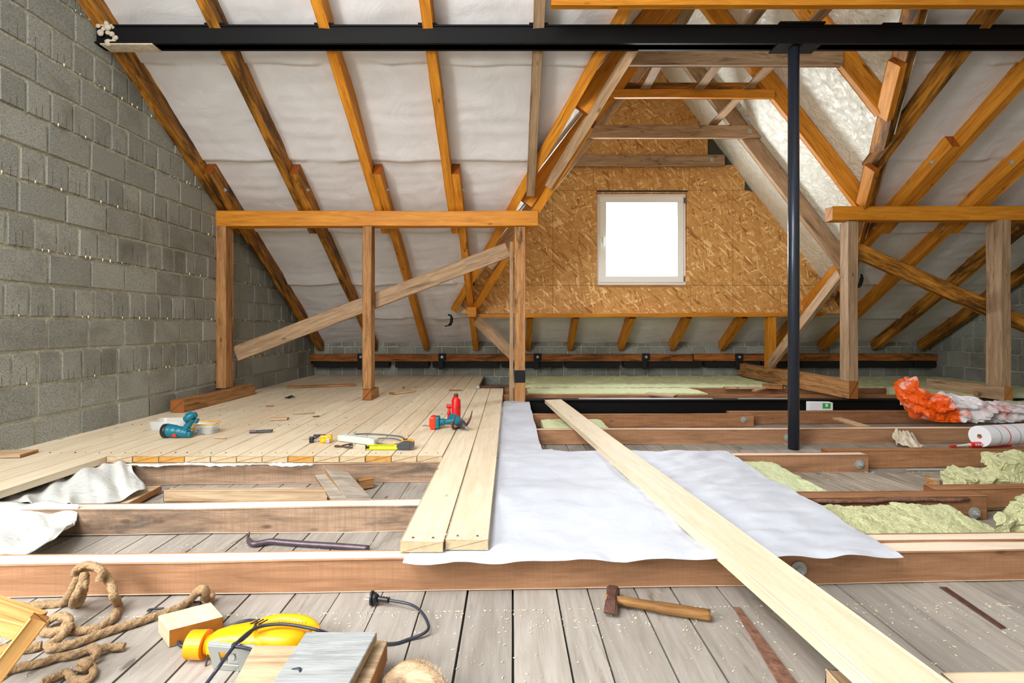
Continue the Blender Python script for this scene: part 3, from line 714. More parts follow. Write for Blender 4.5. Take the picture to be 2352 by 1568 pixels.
# braces
def brace(a, b, w, h, mat, label):
    return beam('brace', a, b, w, h, mat, label, 'brace', 'diagonal braces', up=V3((0, -1, 0)) if False else Z)
brace(pt(543, 812, 5.0), pt(1166, 574, 5.0), 0.045, 0.15, M['grey'], 'long greyed diagonal brace between the left posts')
brace(pt(1095, 735, 6.3), pt(1185, 822, 5.9), 0.045, 0.13, M['grey'], 'short grey brace under the left corner of the gable')
brace(V3((3.27, 4.95, CZ+0.52)), V3((3.27, 6.3, CZ-0.5)), 0.045, 0.12, M['grey'], 'greyed brace rising to the first right post from the back post foot')
brace(pt(1962, 573, 4.93), pt(2420, 775, 4.93), 0.06, 0.14, M['rafter_stained'], 'long brace running down to the right behind the second right post')
beam('brace', pt(1795, 800, 6.5), pt(1880, 690, 6.0), 0.045, 0.12, M['rafter'], 'orange brace behind the steel pole under the gable', 'brace', 'diagonal braces')
# gable beam, wall plate, eaves
beam('gable_beam', (pt(1075, 0, 6.3).x, 6.34, CZ+0.125), (pt(1895, 0, 6.3).x, 6.34, CZ+0.145), 0.12, 0.05, M['purlin'], 'orange beam along the bottom of the strand board gable', 'beam')
beam('packing_block', (pt(1074, 0, 6.2).x, 6.22, CZ+0.17), (pt(1094, 0, 6.2).x, 6.22, CZ+0.17), 0.12, 0.12, M['purlin'], 'pale square block at the left end of the gable beam', 'block')
wp = beam('wall_plate', (-2.84, 7.16, CZ-0.455), (2.6, 7.16, CZ-0.455), 0.12, 0.10, M['plate'], 'dark orange wall plate along the eaves, left length', 'wall plate', 'wall plates')
wp2 = beam('wall_plate', (2.62, 7.17, CZ-0.45), (6.1, 7.17, CZ-0.45), 0.12, 0.10, M['plate'], 'dark wall plate along the eaves, right length', 'wall plate', 'wall plates')
bm = bmesh.new()
x = -2.84; rr = random.Random(2)
while x < 6.1:
    w = rr.uniform(0.5, 1.2); x2 = min(6.1, x+w); a_box(bm, ((x+x2)/2, 7.2, CZ-0.55), (x2-x-rr.uniform(0.0, 0.1), 0.13, 0.09+rr.uniform(-0.01, 0.01)), bev=0.004); x = x2
tag(mkobj('bitumen_strip', bm, M['bitumen']), 'black bitumen strip under the wall plate along the eaves', 'strip')
for px, lab in ((828, 'black anchor strap on the wall plate behind the middle left post'), (1015, 'black anchor strap on the wall plate behind the long brace'), (1235, 'black anchor strap just right of the taped post'), (1485, 'black anchor strap below the window'), (1700, 'black anchor strap left of the short back post')):
    X = pt(px, 0, 7.05).x; t = thing('anchor_strap', lab, 'anchor', (X, 7.085, CZ-0.5), 0, 'anchor straps on the wall plate')
    bm = bmesh.new(); a_box(bm, (0, 0, 0.06), (0.11, 0.02, 0.10), bev=0.01); a_box(bm, (-0.015, -0.005, -0.05), (0.07, 0.02, 0.13), bev=0.01); mkobj('strap', bm, M['bitumen'], t)
    bm = bmesh.new(); a_cyl(bm, (0, 0, 0.06), (0, -0.03, 0.06), 0.02, 0.018, 14); a_cyl(bm, (0, -0.03, 0.06), (0, -0.05, 0.06), 0.009, seg=8); mkobj('bolt', bm, M['zinc'], t)
# black tears taped on the membrane
for i, (x, y, h, lab) in enumerate(((1030, 735, 0.2, 'black torn felt flap on the roof membrane left of the gable'), (1978, 645, 0.17, 'black felt strip on the membrane behind the first right post'))):
    D = (4.216)/( (VY-y)/F+0.6348); p = V3(((x-VX)/F*D, D, rh(D)+0.07))
    bm = bmesh.new(); a_tube(bm, catmull([p, p+V3((0.03, 0.03, -0.02))*h*6, p+V3((0.02, 0.06, -0.12)), p+V3((-0.06, 0.09, -0.15))], 5), [0.012]*6+[0.02]*6+[0.008]*4, 6); tag(mkobj('felt_flap', bm, M['bitumen']), lab, 'felt', 'felt flaps on the membrane')

# ================================================================ STEEL
SD = 3.43
st = thing('steel_beam', 'black steel beam spanning the attic just under the roof', 'steel beam', (1.6, SD+0.04, CZ+1.93))
bm = bmesh.new()
a_box(bm, (0, 0.0, 0.065), (8.93, 0.07, 0.13), bev=0.005); a_box(bm, (0, 0, 0.006), (8.93, 0.105, 0.012), bev=0.003); a_box(bm, (0, 0, 0.126), (8.93, 0.09, 0.012), bev=0.003)
mkobj('web', bm, M['steel'], st)
bm = bmesh.new()
a_box(bm, (0.4, 0, 0.138), (0.31, 0.12, 0.012)); a_box(bm, (0.38, 0, -0.006), (0.3, 0.13, 0.010))
mkobj('splice_plate', bm, M['steel'], st)
for k, x in enumerate((-2.02, -1.27, -0.56, 0.2, 3.87, 2.62)):
    bm = bmesh.new(); a_box(bm, (x-1.6, 0, 0.136), (0.13, 0.1, 0.01)); mkobj('seat_plate', bm, M['steel'], st)
bm = bmesh.new()
for k in range(14):
    c = V3((-4.42+random.random()*0.12, -0.045+random.uniform(-0.01, 0.01), random.uniform(0.0, 0.15)))
    bmesh.ops.create_icosphere(bm, subdivisions=2, radius=random.uniform(0.015, 0.03), matrix=Matrix.Translation(c) @ Matrix.Diagonal((1, 0.5, 0.9, 1)))
a_box(bm, (-4.22, 0.0, -0.003), (0.36, 0.10, 0.012), bev=0.004)
mkobj('mortar_patch', bm, M['mortar'], st, smooth=True)['label'] = 'pale mortar smear where the beam enters the wall'
t = thing('steel_pole', 'dark round steel pole standing from the floor boards to the steel beam', 'pole', (1.967, SD+0.035, 0.0))
bm = bmesh.new(); a_lathe(bm, [(0.036, 0.0), (0.036, CZ+1.925)], seg=40); mkobj('tube', bm, M['pole'], t)
# floor I-beam
SB = 4.80
t = thing('floor_steel_beam', 'black steel floor beam lying between the joists on the right', 'steel beam', (3.1, SB+0.05, 0))
bm = bmesh.new(); zt = CZ-0.708
a_box(bm, (0, 0, zt/2), (5.9, 0.03, zt-0.01)); a_box(bm, (0, 0, zt-0.006), (5.9, 0.11, 0.012), bev=0.002); a_box(bm, (0, 0, 0.008), (5.9, 0.11, 0.012), bev=0.002)
mkobj('beam', bm, M['steel'], t)
bm = bmesh.new()
for a, b in ((1330, 1640), (1700, 1830)):
    xa = pt(a, 0, SB).x-3.1; xb = pt(b, 0, SB).x-3.1; a_box(bm, ((xa+xb)/2, -0.01, zt+0.004), (xb-xa, 0.04, 0.006))
mkobj('metal_strip', bm, M['zincstrip'], t)['label'] = 'pale galvanised strip on the flange'

# ================================================================ JOISTS
GJ = 'floor joists'
def joist(xa, Da, xb, Db, label, mat='joist', w=0.07, zt=JT, bolts=(), z0=0.0, name='joist'):
    o = beam(name, V3((xa, Da+w/2, (zt+z0)/2)), V3((xb, Db+w/2, (zt+z0)/2)), w, zt-z0, M[mat], label, 'joist', GJ, wob=0.003, bev=0.004)
    for px, py in bolts:
        # point on the front face
        X = None
        for _ in range(1):
            k = (Db-Da)/(xb-xa); u = (px-VX)/F; D = (Da-k*xa)/(1-k*u); p = pt(px, py, D)
        bolt_on(o, p+V3((0, -0.001, 0)), (0, -1, 0), 0.026)
    return o
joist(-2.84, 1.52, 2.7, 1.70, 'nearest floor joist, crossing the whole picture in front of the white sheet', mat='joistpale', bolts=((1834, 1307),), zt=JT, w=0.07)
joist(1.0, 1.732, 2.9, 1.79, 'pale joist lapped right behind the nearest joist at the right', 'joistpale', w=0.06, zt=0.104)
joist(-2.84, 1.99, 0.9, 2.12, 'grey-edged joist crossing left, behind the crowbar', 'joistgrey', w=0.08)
j2 = joist(0.7, 2.16, 2.1, 2.2, 'short bark-edged joist end with large bolt beside the yellow wool', 'joist', bolts=((2238, 1178),), w=0.08)
bm = bmesh.new(); rr = random.Random(4)
P = [V3((0.75+i*0.06, 2.155+0.0285*(0.75+i*0.06-0.7), 0.092+rr.uniform(-0.004, 0.004))) for i in range(22)]
a_tube(bm, P, [0.006+rr.random()*0.006 for _ in P], 6); bk = mkobj('bark_edge', bm, M['bark'], j2); bk.matrix_parent_inverse = j2.matrix_world.inverted(); bk['label'] = 'reddish bark along the top edge'
joist(1.95, 2.29, 3.6, 2.36, 'joist continuing right behind the bark-edged joist end', w=0.07)
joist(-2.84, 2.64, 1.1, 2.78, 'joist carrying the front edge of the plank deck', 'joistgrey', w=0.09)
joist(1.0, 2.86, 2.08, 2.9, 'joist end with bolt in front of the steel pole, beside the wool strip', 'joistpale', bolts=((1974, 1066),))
joist(1.9, 2.985, 4.2, 3.06, 'joist under the paper roll and red tube at the right')
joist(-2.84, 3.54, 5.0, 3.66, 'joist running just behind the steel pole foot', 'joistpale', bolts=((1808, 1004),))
joist(-2.84, 4.14, 2.06, 4.22, 'joist with bolt ending left of the steel pole, in front of the steel beam', bolts=((1708, 963),))
joist(1.9, 4.32, 6.0, 4.42, 'joist passing behind the printed plastic bag')
joist(-2.84, 5.22, 6.0, 5.22, 'joist just behind the steel floor beam', zt=0.128)
joist(-2.84, 5.72, 6.0, 5.72, 'thin dark joist in front of the far wool bed', zt=0.135)
beam('batten', (-1.67, 2.44, 0.03), (-0.88, 2.44, 0.03), 0.05, 0.056, M['scrap'], 'pale batten with nail holes on the floor in the left bay', 'batten')

# ================================================================ PLANK DECK
deck = thing('plank_deck', 'pale pine plank deck covering the left half of the attic', 'deck', (-1.6, 5.0, JT))
x = -0.365; k = 0; rr = random.Random(12)
dark = {2, 5, 10, 11}
pl = []
while x > -2.83:
    w = 0.1405; xa = max(x-w, -2.842)
    near = 2.735+0.02*(-(x+0.36))*-0.3 if x > -2.16 else 1.0
    near += rr.uniform(-0.004, 0.004)
    o = beam('plank', V3(((xa+x)/2, near, JT+0.0175)), V3(((xa+x)/2, 7.2, JT+0.0175)), x-xa-0.0022, 0.035, M['freshend'] if k in dark else M['fresh'], parent=None, wob=0.0008, bev=0.0015)
    o.parent = deck; o.matrix_parent_inverse = Matrix.Translation((1.6, -5.0, -JT))
    if k in dark: o['label'] = 'plank with orange end grain'
    x = xa; k += 1
# nail heads on deck
bm = bmesh.new()
for i in range(17):
    for D in (2.80, 3.6, 4.2, 5.25):
        for d in (0.035, 0.1):
            a_cyl(bm, (-0.365-i*0.1405-d-(-1.6), D-5+rr.uniform(-0.01, 0.01), 0.035), (-0.365-i*0.1405-d+1.6, D-5, 0.0356), 0.0022, seg=6)
nl = mkobj('nail_heads', bm, M['darkiron'], deck); nl['kind'] = 'stuff'
def lplank(xa, xb, near, far, label):
    o = beam('long_plank', V3(((xa+xb)/2, near, JT+0.0185)), V3(((xa+xb)/2, far, JT+0.0175)), xb-xa-0.003, 0.037, M['fresh'], label, 'plank', 'long planks at the deck edge', wob=0.001, bev=0.002)
    for d in (0.04, (xb-xa)-0.04):
        bm = bmesh.new(); a_cyl(bm, (xa+d, near+0.03, DT+0.001), (xa+d, near+0.03, DT+0.003), 0.004, seg=8)
        n = mkobj('nail_head', bm, M['darkiron'], o); n.matrix_parent_inverse = o.matrix_world.inverted()
lplank(-0.362, -0.2155, 1.645, 5.72, 'left of the two long fresh planks reaching past the deck to the nearest joist')
lplank(-0.2145, -0.068, 1.66, 5.76, 'right of the two long fresh planks, along the edge of the white sheet')
# diagonal long plank
o = beam('loose_plank', V3((0.4075, 4.68, JT+0.019+0.02)), V3((0.4075+0.105*4.03, 0.65, JT+0.019)), 0.157, 0.037, M['fresh'], 'long loose fresh plank lying diagonally over the joists towards the viewer', 'plank', wob=0.0015)
beam('short_batten', fl(1921, 1556, 0.02)+V3((0, 0, 0)), fl(1921, 1556, 0.02)+V3((0.0, -0.25, 0)), 0.05, 0.04, M['scrap'], 'small wood piece under the loose plank at the bottom edge', 'batten')
a = fl(2090, 1537, 0.107); beam('near_timber', V3((0.93, a.y-0.03, 0.0535)), V3((2.2, a.y-0.03, 0.0535)), 0.06, 0.107, M['fresh'], 'pale timber at the bottom right corner beside the loose plank', 'timber')

# ================================================================ WHITE SHEET over the joists
def sag(x, D, z):
    J = (1.56, 2.07, 2.18, 2.72, 2.88, 3.6, 4.2, 4.8); d = min(abs(D-j) for j in J)
    z -= max(0, min(d-0.05, 0.25))*0.07
    rd = math.exp(-((x-0.95)/0.35)**2)
    z += 0.006+abs(noise.noise(V3((x*3, D*3, 1))))*0.012+noise.noise(V3((x*5+D*8, D*3-x*6, 5)))*0.005+noise.noise(V3((x*4+D*9, (D-x*0.4)*20, 9)))*0.010*(0.12+rd)+noise.noise(V3((x*40, D*30, 2)))*0.0006
    return z
def build_sheet():
    bm = bmesh.new(); s = 0.016; g = {}
    def near(x): return 1.552+0.03*x+noise.noise(V3((x*6, 0, 3)))*0.012+noise.noise(V3((x*25, 0, 3)))*0.004
    def far(x): return (4.86 if x < 0.2 else 2.95)+noise.noise(V3((x*8, 4, 3)))*0.02
    def right(D): return (1.26 if D < 2.95 else 0.235-0.02*(D-3))+noise.noise(V3((D*4, 1, 3)))*0.012
    def left(D): return -0.33 if D < 2.9 else -0.11
    def v(i, j):
        if (i, j) not in g:
            x = -0.352+i*s; D = 1.50+j*s
            x = max(left(D), x)
            if right(D) < x <= right(D)+s*1.01: x = right(D)
            D = max(D, near(x)); z = sag(x, D, JT+0.008)
            e = D-near(x)
            if e < 0.04: z += 0.003*math.sin(x*30)-0.0
            if D < 1.60+0.03*x and e < 0.02: z -= 0.004
            if x < -0.05 and D > 1.62: z = min(z, JT+0.001)-0.003
            g[(i, j)] = bm.verts.new((x, D, z))
        return g[(i, j)]
    for i in range(int(1.66/s)):
        for j in range(int(3.42/s)):
            x0 = -0.352+i*s; D0 = 1.5+j*s; xm = x0+s/2; Dm = D0+s/2
            if D0+s > near(xm)+0.001 and Dm < far(xm) and x0+s > left(Dm)+0.001 and x0 < right(Dm)-0.001 and not (Dm > 2.93 and xm > 0.25):
                bm.faces.new((v(i, j), v(i+1, j), v(i+1, j+1), v(i, j+1)))
    o = mkobj('membrane_sheet', bm, M['sheet'], smooth=True); md = o.modifiers.new('s', 'SUBSURF'); md.levels = md.render_levels = 1
    tag(o, 'large white membrane sheet spread over the joists beside the long planks', 'membrane')
build_sheet()
# left draped pieces
def wr(a, f, seed): return lambda p, u, v: V3((0, noise.noise(V3((u*f, v*2, seed)))*a, noise.noise(V3((u*f*1.3, v*1.5+3, seed)))*a*1.2))
sheet('membrane_scrap', [pt(-60, 1165, 2.35), pt(60, 1118, 2.45), pt(160, 1086, 2.58), pt(232, 1064, 2.68), pt(270, 1062, 2.70), pt(303, 1064, 2.70)],
      [pt(-60, 1166, 2.10), pt(60, 1160, 2.12), pt(140, 1158, 2.14), pt(215, 1156, 2.2), pt(280, 1142, 2.3), pt(335, 1124, 2.42)], 60, 30, wr(0.03, 9, 5), M['sheetwarm'],
      label='crumpled white membrane hanging from the deck edge into the left bay', cat='membrane', group='white membrane pieces at the left')
sheet('membrane_scrap', [pt(-70, 1150, 2.1), pt(40, 1152, 2.09), pt(120, 1154, 2.08), pt(182, 1158, 2.06)],
      [pt(-70, 1275, 1.63), pt(10, 1273, 1.64), pt(70, 1270, 1.66), pt(165, 1205, 1.93)], 50, 34,
      lambda p, u, v: V3((0, 0, -0.03*math.sin(v*math.pi)+noise.noise(V3((u*5, v*4, 2)))*0.018)), M['sheetwarm'],
      label='white membrane flap draped over the grey-edged joist at the left frame edge', cat='membrane', group='white membrane pieces at the left')
sheet('membrane_edge', [pt(300+i*60, 1064+2*math.sin(i*1.9), 2.66) for i in range(8)], [pt(300+i*60, 1069+3*math.sin(i*2.3), 2.645) for i in range(8)], 60, 3, wr(0.006, 40, 9), M['sheetwarm'],
      label='thin strip of white membrane showing between the deck front and its joist', cat='membrane')

# ================================================================ WOOL
GW = 'pieces of mineral wool'
def q4(*p): return [(fl(x, y, z).x, fl(x, y, z).y) for x, y, z in p]
noisy_block('wool_slab', [(1.27, 2.25), (1.49, 2.25), (1.50, 2.84), (1.27, 2.84)], 0.0, 0.085, 0.008, M['woolpale'], 'narrow flat wool strip along the right edge of the white sheet', 'insulation', GW, seed=1)
noisy_block('wool_slab', [(1.20, 1.82), (1.75, 1.83), (1.62, 2.12), (1.25, 2.13)], 0.0, 0.098, 0.014, M['wool'], 'rough wool slab in front of the bark-edged joist, beside the sheet corner', 'insulation', GW, seed=2, res=0.014)
noisy_block('wool_piece', [(1.66, 1.83, -0.03), (1.95, 1.82, -0.05), (1.83, 2.12, 0.02), (1.62, 2.13, 0.02)], 0.02, 0.088, 0.012, M['wool'], 'tilted torn wool piece with one raised corner, middle of the right bay', 'insulation', GW, seed=3, res=0.014)
noisy_block('wool_piece', [(1.80, 1.85), (2.45, 1.85), (2.45, 2.13), (2.13, 2.1)], 0.0, 0.14, 0.022, M['wool'], 'large torn wool chunk at the right frame edge, lowest of the heap', 'insulation', GW, seed=4, res=0.014)
noisy_block('wool_piece', [(2.17, 2.38), (2.7, 2.38), (2.7, 2.6), (2.2, 2.55)], 0.0, 0.13, 0.02, M['wool'], 'middle torn wool chunk of the heap at the right frame edge', 'insulation', GW, seed=5, res=0.016)
noisy_block('wool_piece', [(2.42, 2.46), (2.9, 2.46), (2.9, 2.7), (2.5, 2.66)], 0.13, 0.185, 0.018, M['wool'], 'topmost torn wool chunk of the heap at the right frame edge', 'insulation', GW, seed=6, res=0.016)
noisy_block('wool_slab', [(0.26, 3.75), (0.75, 3.75), (0.75, 4.13), (0.26, 4.13)], 0.0, 0.09, 0.006, M['woolpale'], 'pale wool slab between joists left of the loose plank, near its far end', 'insulation', GW, seed=7, res=0.03)
noisy_block('wool_slab', [(0.2, 5.30), (2.1, 5.30), (2.05, 5.7), (0.2, 5.7)], 0.0, 0.15, 0.006, M['woolpale'], 'bright narrow wool board right of the taped post', 'insulation', GW, seed=8, res=0.04)
noisy_block('wool_slab', [(0.0, 5.8), (3.2, 5.8), (3.2, 7.08), (0.0, 7.08)], 0.0, 0.15, 0.012, M['woolpale'], 'wide dusky wool bed under the eaves below the window', 'insulation', GW, seed=9, res=0.04)
noisy_block('wool_slab', [(3.4, 5.8), (6.05, 5.8), (6.05, 7.08), (3.4, 7.08)], 0.0, 0.14, 0.012, M['woolpale'], 'dark wool bed in the far right corner behind the right posts', 'insulation', GW, seed=10, res=0.05)
noisy_block('wool_slab', [(3.75, 4.52), (5.9, 4.5), (5.9, 4.74), (3.85, 4.74)], 0.0, 0.15, 0.006, M['woolpale'], 'pale wool board in front of the steel floor beam behind the plastic bag', 'insulation', GW, seed=11, res=0.04)
noisy_block('wool_slab', [(4.2, 4.95), (5.9, 4.95), (5.9, 5.65), (4.25, 5.65)], 0.06, 0.17, 0.006, M['woolpale'], 'pale green wool board at the foot of the second right post', 'insulation', GW, seed=12, res=0.04)

# flat board panel lying in the right bay
for i in range(3):
    xa = 1.62+i*0.24; beam('cover_board', V3((xa+0.12, 2.30, 0.012)), V3((xa+0.05, 2.84, 0.012)), 0.235, 0.02, M['scrapgrey'],
         ('left', 'middle', 'right')[i]+' of three wide grey boards laid flat in the right bay behind the bark-edged joist', 'board', 'wide boards in the right bay')

# ================================================================ SMALL THINGS
def part(name, bm, mat, parent, label=None, smooth=False):
    o = mkobj(name, bm, mat, parent, smooth=smooth)
    if label: o['label'] = label
    return o
def Rz(a): return Matrix.Rotation(a, 3, 'Z')
def Rx(a): return Matrix.Rotation(a, 3, 'X')
def Ry(a): return Matrix.Rotation(a, 3, 'Y')
def relp(pts, org): return [Vector(p)-Vector(org) for p in pts]

# --- cordless drill on the deck
o_ = fl(1035, 984, DT); t = thing('cordless_drill', 'teal cordless drill with red battery lying on its side on the deck', 'drill', o_)
bm = bmesh.new(); a_box(bm, (-0.118, 0.0, 0.045), (0.042, 0.085, 0.088), bev=0.014); a_box(bm, (-0.138, -0.01, 0.045), (0.008, 0.06, 0.06), bev=0.003); part('battery', bm, M['red'], t, 'orange-red battery')
bm = bmesh.new(); a_box(bm, (-0.088, 0.0, 0.045), (0.026, 0.08, 0.082), bev=0.01)
a_tube(bm, catmull([V3((-0.08, 0, 0.046)), V3((-0.04, 0.005, 0.046)), V3((0.0, 0.01, 0.05)), V3((0.03, 0.01, 0.052))], 6), [0.024]*6+[0.019]*8+[0.026]*5, 14); part('handle', bm, M['teal'], t)
bm = bmesh.new(); a_tube(bm, catmull([V3((0.0, 0.07, 0.062)), V3((0.015, 0.05, 0.06)), V3((0.04, 0.01, 0.055)), V3((0.075, -0.04, 0.044))], 6), [0.014, 0.024, 0.03]+[0.034]*8+[0.031]*5+[0.026]*3, 18); part('body', bm, M['teal'], t)
bm = bmesh.new(); a_cyl(bm, (0.073, -0.037, 0.045), (0.088, -0.058, 0.039), 0.028, 0.026, 24); a_cyl(bm, (0.088, -0.058, 0.039), (0.103, -0.082, 0.033), 0.021, 0.022, 24); a_cyl(bm, (0.103, -0.082, 0.033), (0.112, -0.097, 0.03), 0.02, 0.01, 24)
for k in range(10):
    a = k*math.pi/5; d = V3((0.58, -0.8, -0.19)).normalized(); u = d.cross(V3((0, 0, 1))).normalized(); v = d.cross(u); c = V3((0.095, -0.07, 0.036))+(u*math.cos(a)+v*math.sin(a))*0.021
    a_cyl(bm, c-d*0.01, c+d*0.01, 0.0025, seg=6)
part('chuck', bm, M['darkgrey'], t)
bm = bmesh.new(); a_cyl(bm, (0.110, -0.094, 0.031), (0.122, -0.112, 0.027), 0.007, 0.005, 10); a_cyl(bm, (0.122, -0.112, 0.027), (0.134, -0.13, 0.023), 0.0028, 0.0028, 6); part('bit', bm, M['zinc'], t)
bm = bmesh.new(); a_box(bm, (0.015, -0.018, 0.038), (0.025, 0.015, 0.02), bev=0.004); part('trigger', bm, M['darkgrey'], t)
# --- bottle jack
o_ = fl(1044, 974, DT); t = thing('bottle_jack', 'scuffed red bottle jack standing upright behind the drill', 'jack', (o_.x, o_.y+0.03, DT))
bm = bmesh.new(); a_box(bm, (-0.012, 0, 0.008), (0.10, 0.075, 0.016), bev=0.005); part('base', bm, M['jack'], t)
bm = bmesh.new(); a_lathe(bm, [(0.032, 0.016), (0.033, 0.03), (0.033, 0.165), (0.03, 0.172), (0.029, 0.18), (0.024, 0.184), (0.022, 0.196)], (0.008, 0, 0)); part('cylinder', bm, M['jack'], t)
bm = bmesh.new(); a_lathe(bm, [(0.015, 0.194), (0.015, 0.215), (0.012, 0.217)], (0.008, 0, 0), seg=16); a_cyl(bm, (0.008, 0, 0.205), (0.008, 0, 0.211), 0.017, seg=16); part('saddle_screw', bm, M['rust'], t)
bm = bmesh.new(); a_lathe(bm, [(0.012, 0.016), (0.013, 0.085), (0.009, 0.095), (0.009, 0.12)], (-0.042, -0.01, 0), seg=16); part('pump', bm, M['jack'], t)
bm = bmesh.new(); a_cyl(bm, (-0.06, -0.01, 0.128), (-0.03, -0.01, 0.128), 0.014, seg=16); a_box(bm, (-0.038, -0.01, 0.09), (0.008, 0.01, 0.07), Ry(0.25)); part('pump_lever', bm, M['jack'], t)
# --- timber dog
P = [pt(1085, 942, 3.36), pt(1081, 958, 3.37), pt(1074, 972, 3.37), fl(1068, 977, DT+0.008), fl(1055, 981, DT+0.008), fl(1044, 984, DT+0.008), fl(1040, 981, DT+0.012), pt(1042, 968, 3.31), pt(1047, 954, 3.31)]
bm = bmesh.new(); c = catmull(P, 5); a_tube(bm, relp(c, P[4]), [0.002+0.0065*min(1, i/9, (len(c)-1-i)/8+0.1) for i in range(len(c))], 8); o = mkobj('timber_dog', bm, M['rust']); o.location = P[4]; tag(o, 'rusty pointed iron staple with upturned ends, in front of the drill body', 'staple')
a = fl(970, 977, DT+0.004); b = fl(994, 977, DT+0.004); bm = bmesh.new(); a_cyl(bm, V3((0, 0, 0)), b-a+V3((0.03, 0.0, 0)), 0.0025, seg=8); o = mkobj('thin_rod', bm, M['darkiron']); o.location = a; tag(o, 'thin dark rod poking out left of the drill battery', 'rod')
# --- tape measure
o_ = fl(930, 1034, DT); t = thing('tape_measure', 'yellow and dark grey tape measure with its lime blade pulled out on the deck', 'tape measure', (o_.x, o_.y+0.02, DT))
bm = bmesh.new(); n = 28; pr = []
for k in range(n):
    a = 2*math.pi*k/n; x = 0.048*math.copysign(abs(math.cos(a))**0.6, math.cos(a)); z = 0.028+0.027*math.copysign(abs(math.sin(a))**0.62, math.sin(a))
    if x < 0 and z > 0.03: z -= (-x)*0.32
    pr.append((x, z))
def extr(bm, pr, y0, y1, mi=0):
    A = [bm.verts.new((x, y0, z)) for x, z in pr]; B = [bm.verts.new((x, y1, z)) for x, z in pr]
    fs = [bm.faces.new(A), bm.faces.new(B[::-1])]
    for i in range(len(pr)): fs.append(bm.faces.new((A[i], A[(i+1) % len(pr)], B[(i+1) % len(pr)], B[i])))
    for f in fs: f.material_index = mi
extr(bm, pr, -0.02, 0.022); part('case', bm, M['darkgrey'], t)
bm = bmesh.new(); extr(bm, [(x*0.99-0.001, z*0.99+0.0025) for x, z in pr if z > 0.034]+[(-0.03, 0.036)], -0.014, 0.0235); part('yellow_trim', bm, M['yellow'], t, 'yellow top of the case')
bm = bmesh.new(); a_box(bm, (-0.002, 0.0, 0.058), (0.022, 0.016, 0.008), bev=0.003); part('lock_button', bm, M['black'], t)
bm = bmesh.new(); a_box(bm, (0, -0.0205, 0.026), (0.055, 0.004, 0.03), bev=0.002); part('side_grip', bm, M['darkgrey'], t)
bm = bmesh.new(); xl = fl(840, 1034, DT).x-o_.x
for k in range(10):
    pass
L = [bm.verts.new((xl+(-0.045-xl)*i/12, y, 0.004+z)) for i in range(13) for y, z in ((-0.012, 0.028), (-0.008, 0.018), (-0.010, 0.004), (-0.018, 0.0))]
for i in range(12):
    for j in range(3): bm.faces.new((L[i*4+j], L[(i+1)*4+j], L[(i+1)*4+j+1], L[i*4+j+1]))
bl = part('blade', bm, M['tapeyellow'], t, 'lime yellow tape blade'); md = bl.modifiers.new('s', 'SOLIDIFY'); md.thickness = 0.001
bm = bmesh.new(); rr = random.Random(3)
for k in range(26): a_box(bm, (xl+0.012+k*0.0058, -0.0125, 0.026+rr.uniform(-0.002, 0)), (0.0012, 0.0008, rr.choice((0.004, 0.004, 0.007)))) 
o = part('tick_marks', bm, M['black'], bl)
bm = bmesh.new(); a_box(bm, (xl-0.001, -0.012, 0.016), (0.003, 0.016, 0.03)); a_box(bm, (xl+0.008, -0.0115, 0.014), (0.018, 0.003, 0.016), bev=0.001); part('hook', bm, M['black'], t)
# --- power strip
A = fl(782, 1014, DT); B = fl(858, 1024, DT); d = B-A; t = thing('power_strip', 'white multi-socket extension block with grey cable, behind the tape measure', 'power strip', (A+B)/2+V3((0, 0.025, 0)), math.atan2(d.y, d.x))
L = d.length+0.03; bm = bmesh.new(); a_box(bm, (0, 0, 0.02), (L, 0.05, 0.038), bev=0.009); part('body', bm, M['white'], t)
for k in range(6):
    x = -L/2+0.04+k*(L-0.1)/5; bm = bmesh.new(); a_lathe(bm, [(0.0185, 0.036), (0.0185, 0.042), (0.016, 0.042), (0.015, 0.040)], (x, 0, 0), seg=20); so = part('socket', bm, M['white'], t)
    bm = bmesh.new(); [a_cyl(bm, (x+q, 0.0, 0.0395), (x+q, 0.0, 0.0415), 0.003, seg=8) for q in (-0.008, 0.008)]; part('pin_holes', bm, M['black'], so)
inv = Matrix.Translation(t.location) @ Matrix.Rotation(t.rotation_euler.z, 4, 'Z'); inv = inv.inverted()
def cable(name, pxz, r, mat, parent=None, inv=None, seg=8, label=None):
    P = [fl(*p) if len(p) == 3 else V3(p[:3]) for p in pxz]; c = catmull(P, 8)
    bm = bmesh.new(); a_tube(bm, [inv @ q for q in c] if inv else c, r, seg); o = mkobj(name, bm, mat, parent)
    if label: o['label'] = label
    return o
cable('cable', [(864, 1017, DT+0.02), (880, 1020, DT+0.008), (905, 1021, DT+0.006), (928, 1012, DT+0.006), (922, 1003, DT+0.006), (895, 999, DT+0.006), (850, 996, DT+0.008), (815, 997, DT+0.03)], 0.0045, M['cordgrey'], t, inv)
cable('cable', [(855, 1008, DT+0.01), (885, 1006, DT+0.012), (910, 1008, DT+0.012), (926, 1016, DT+0.01), (915, 1024, DT+0.006)], 0.0045, M['cordgrey'], t, inv)
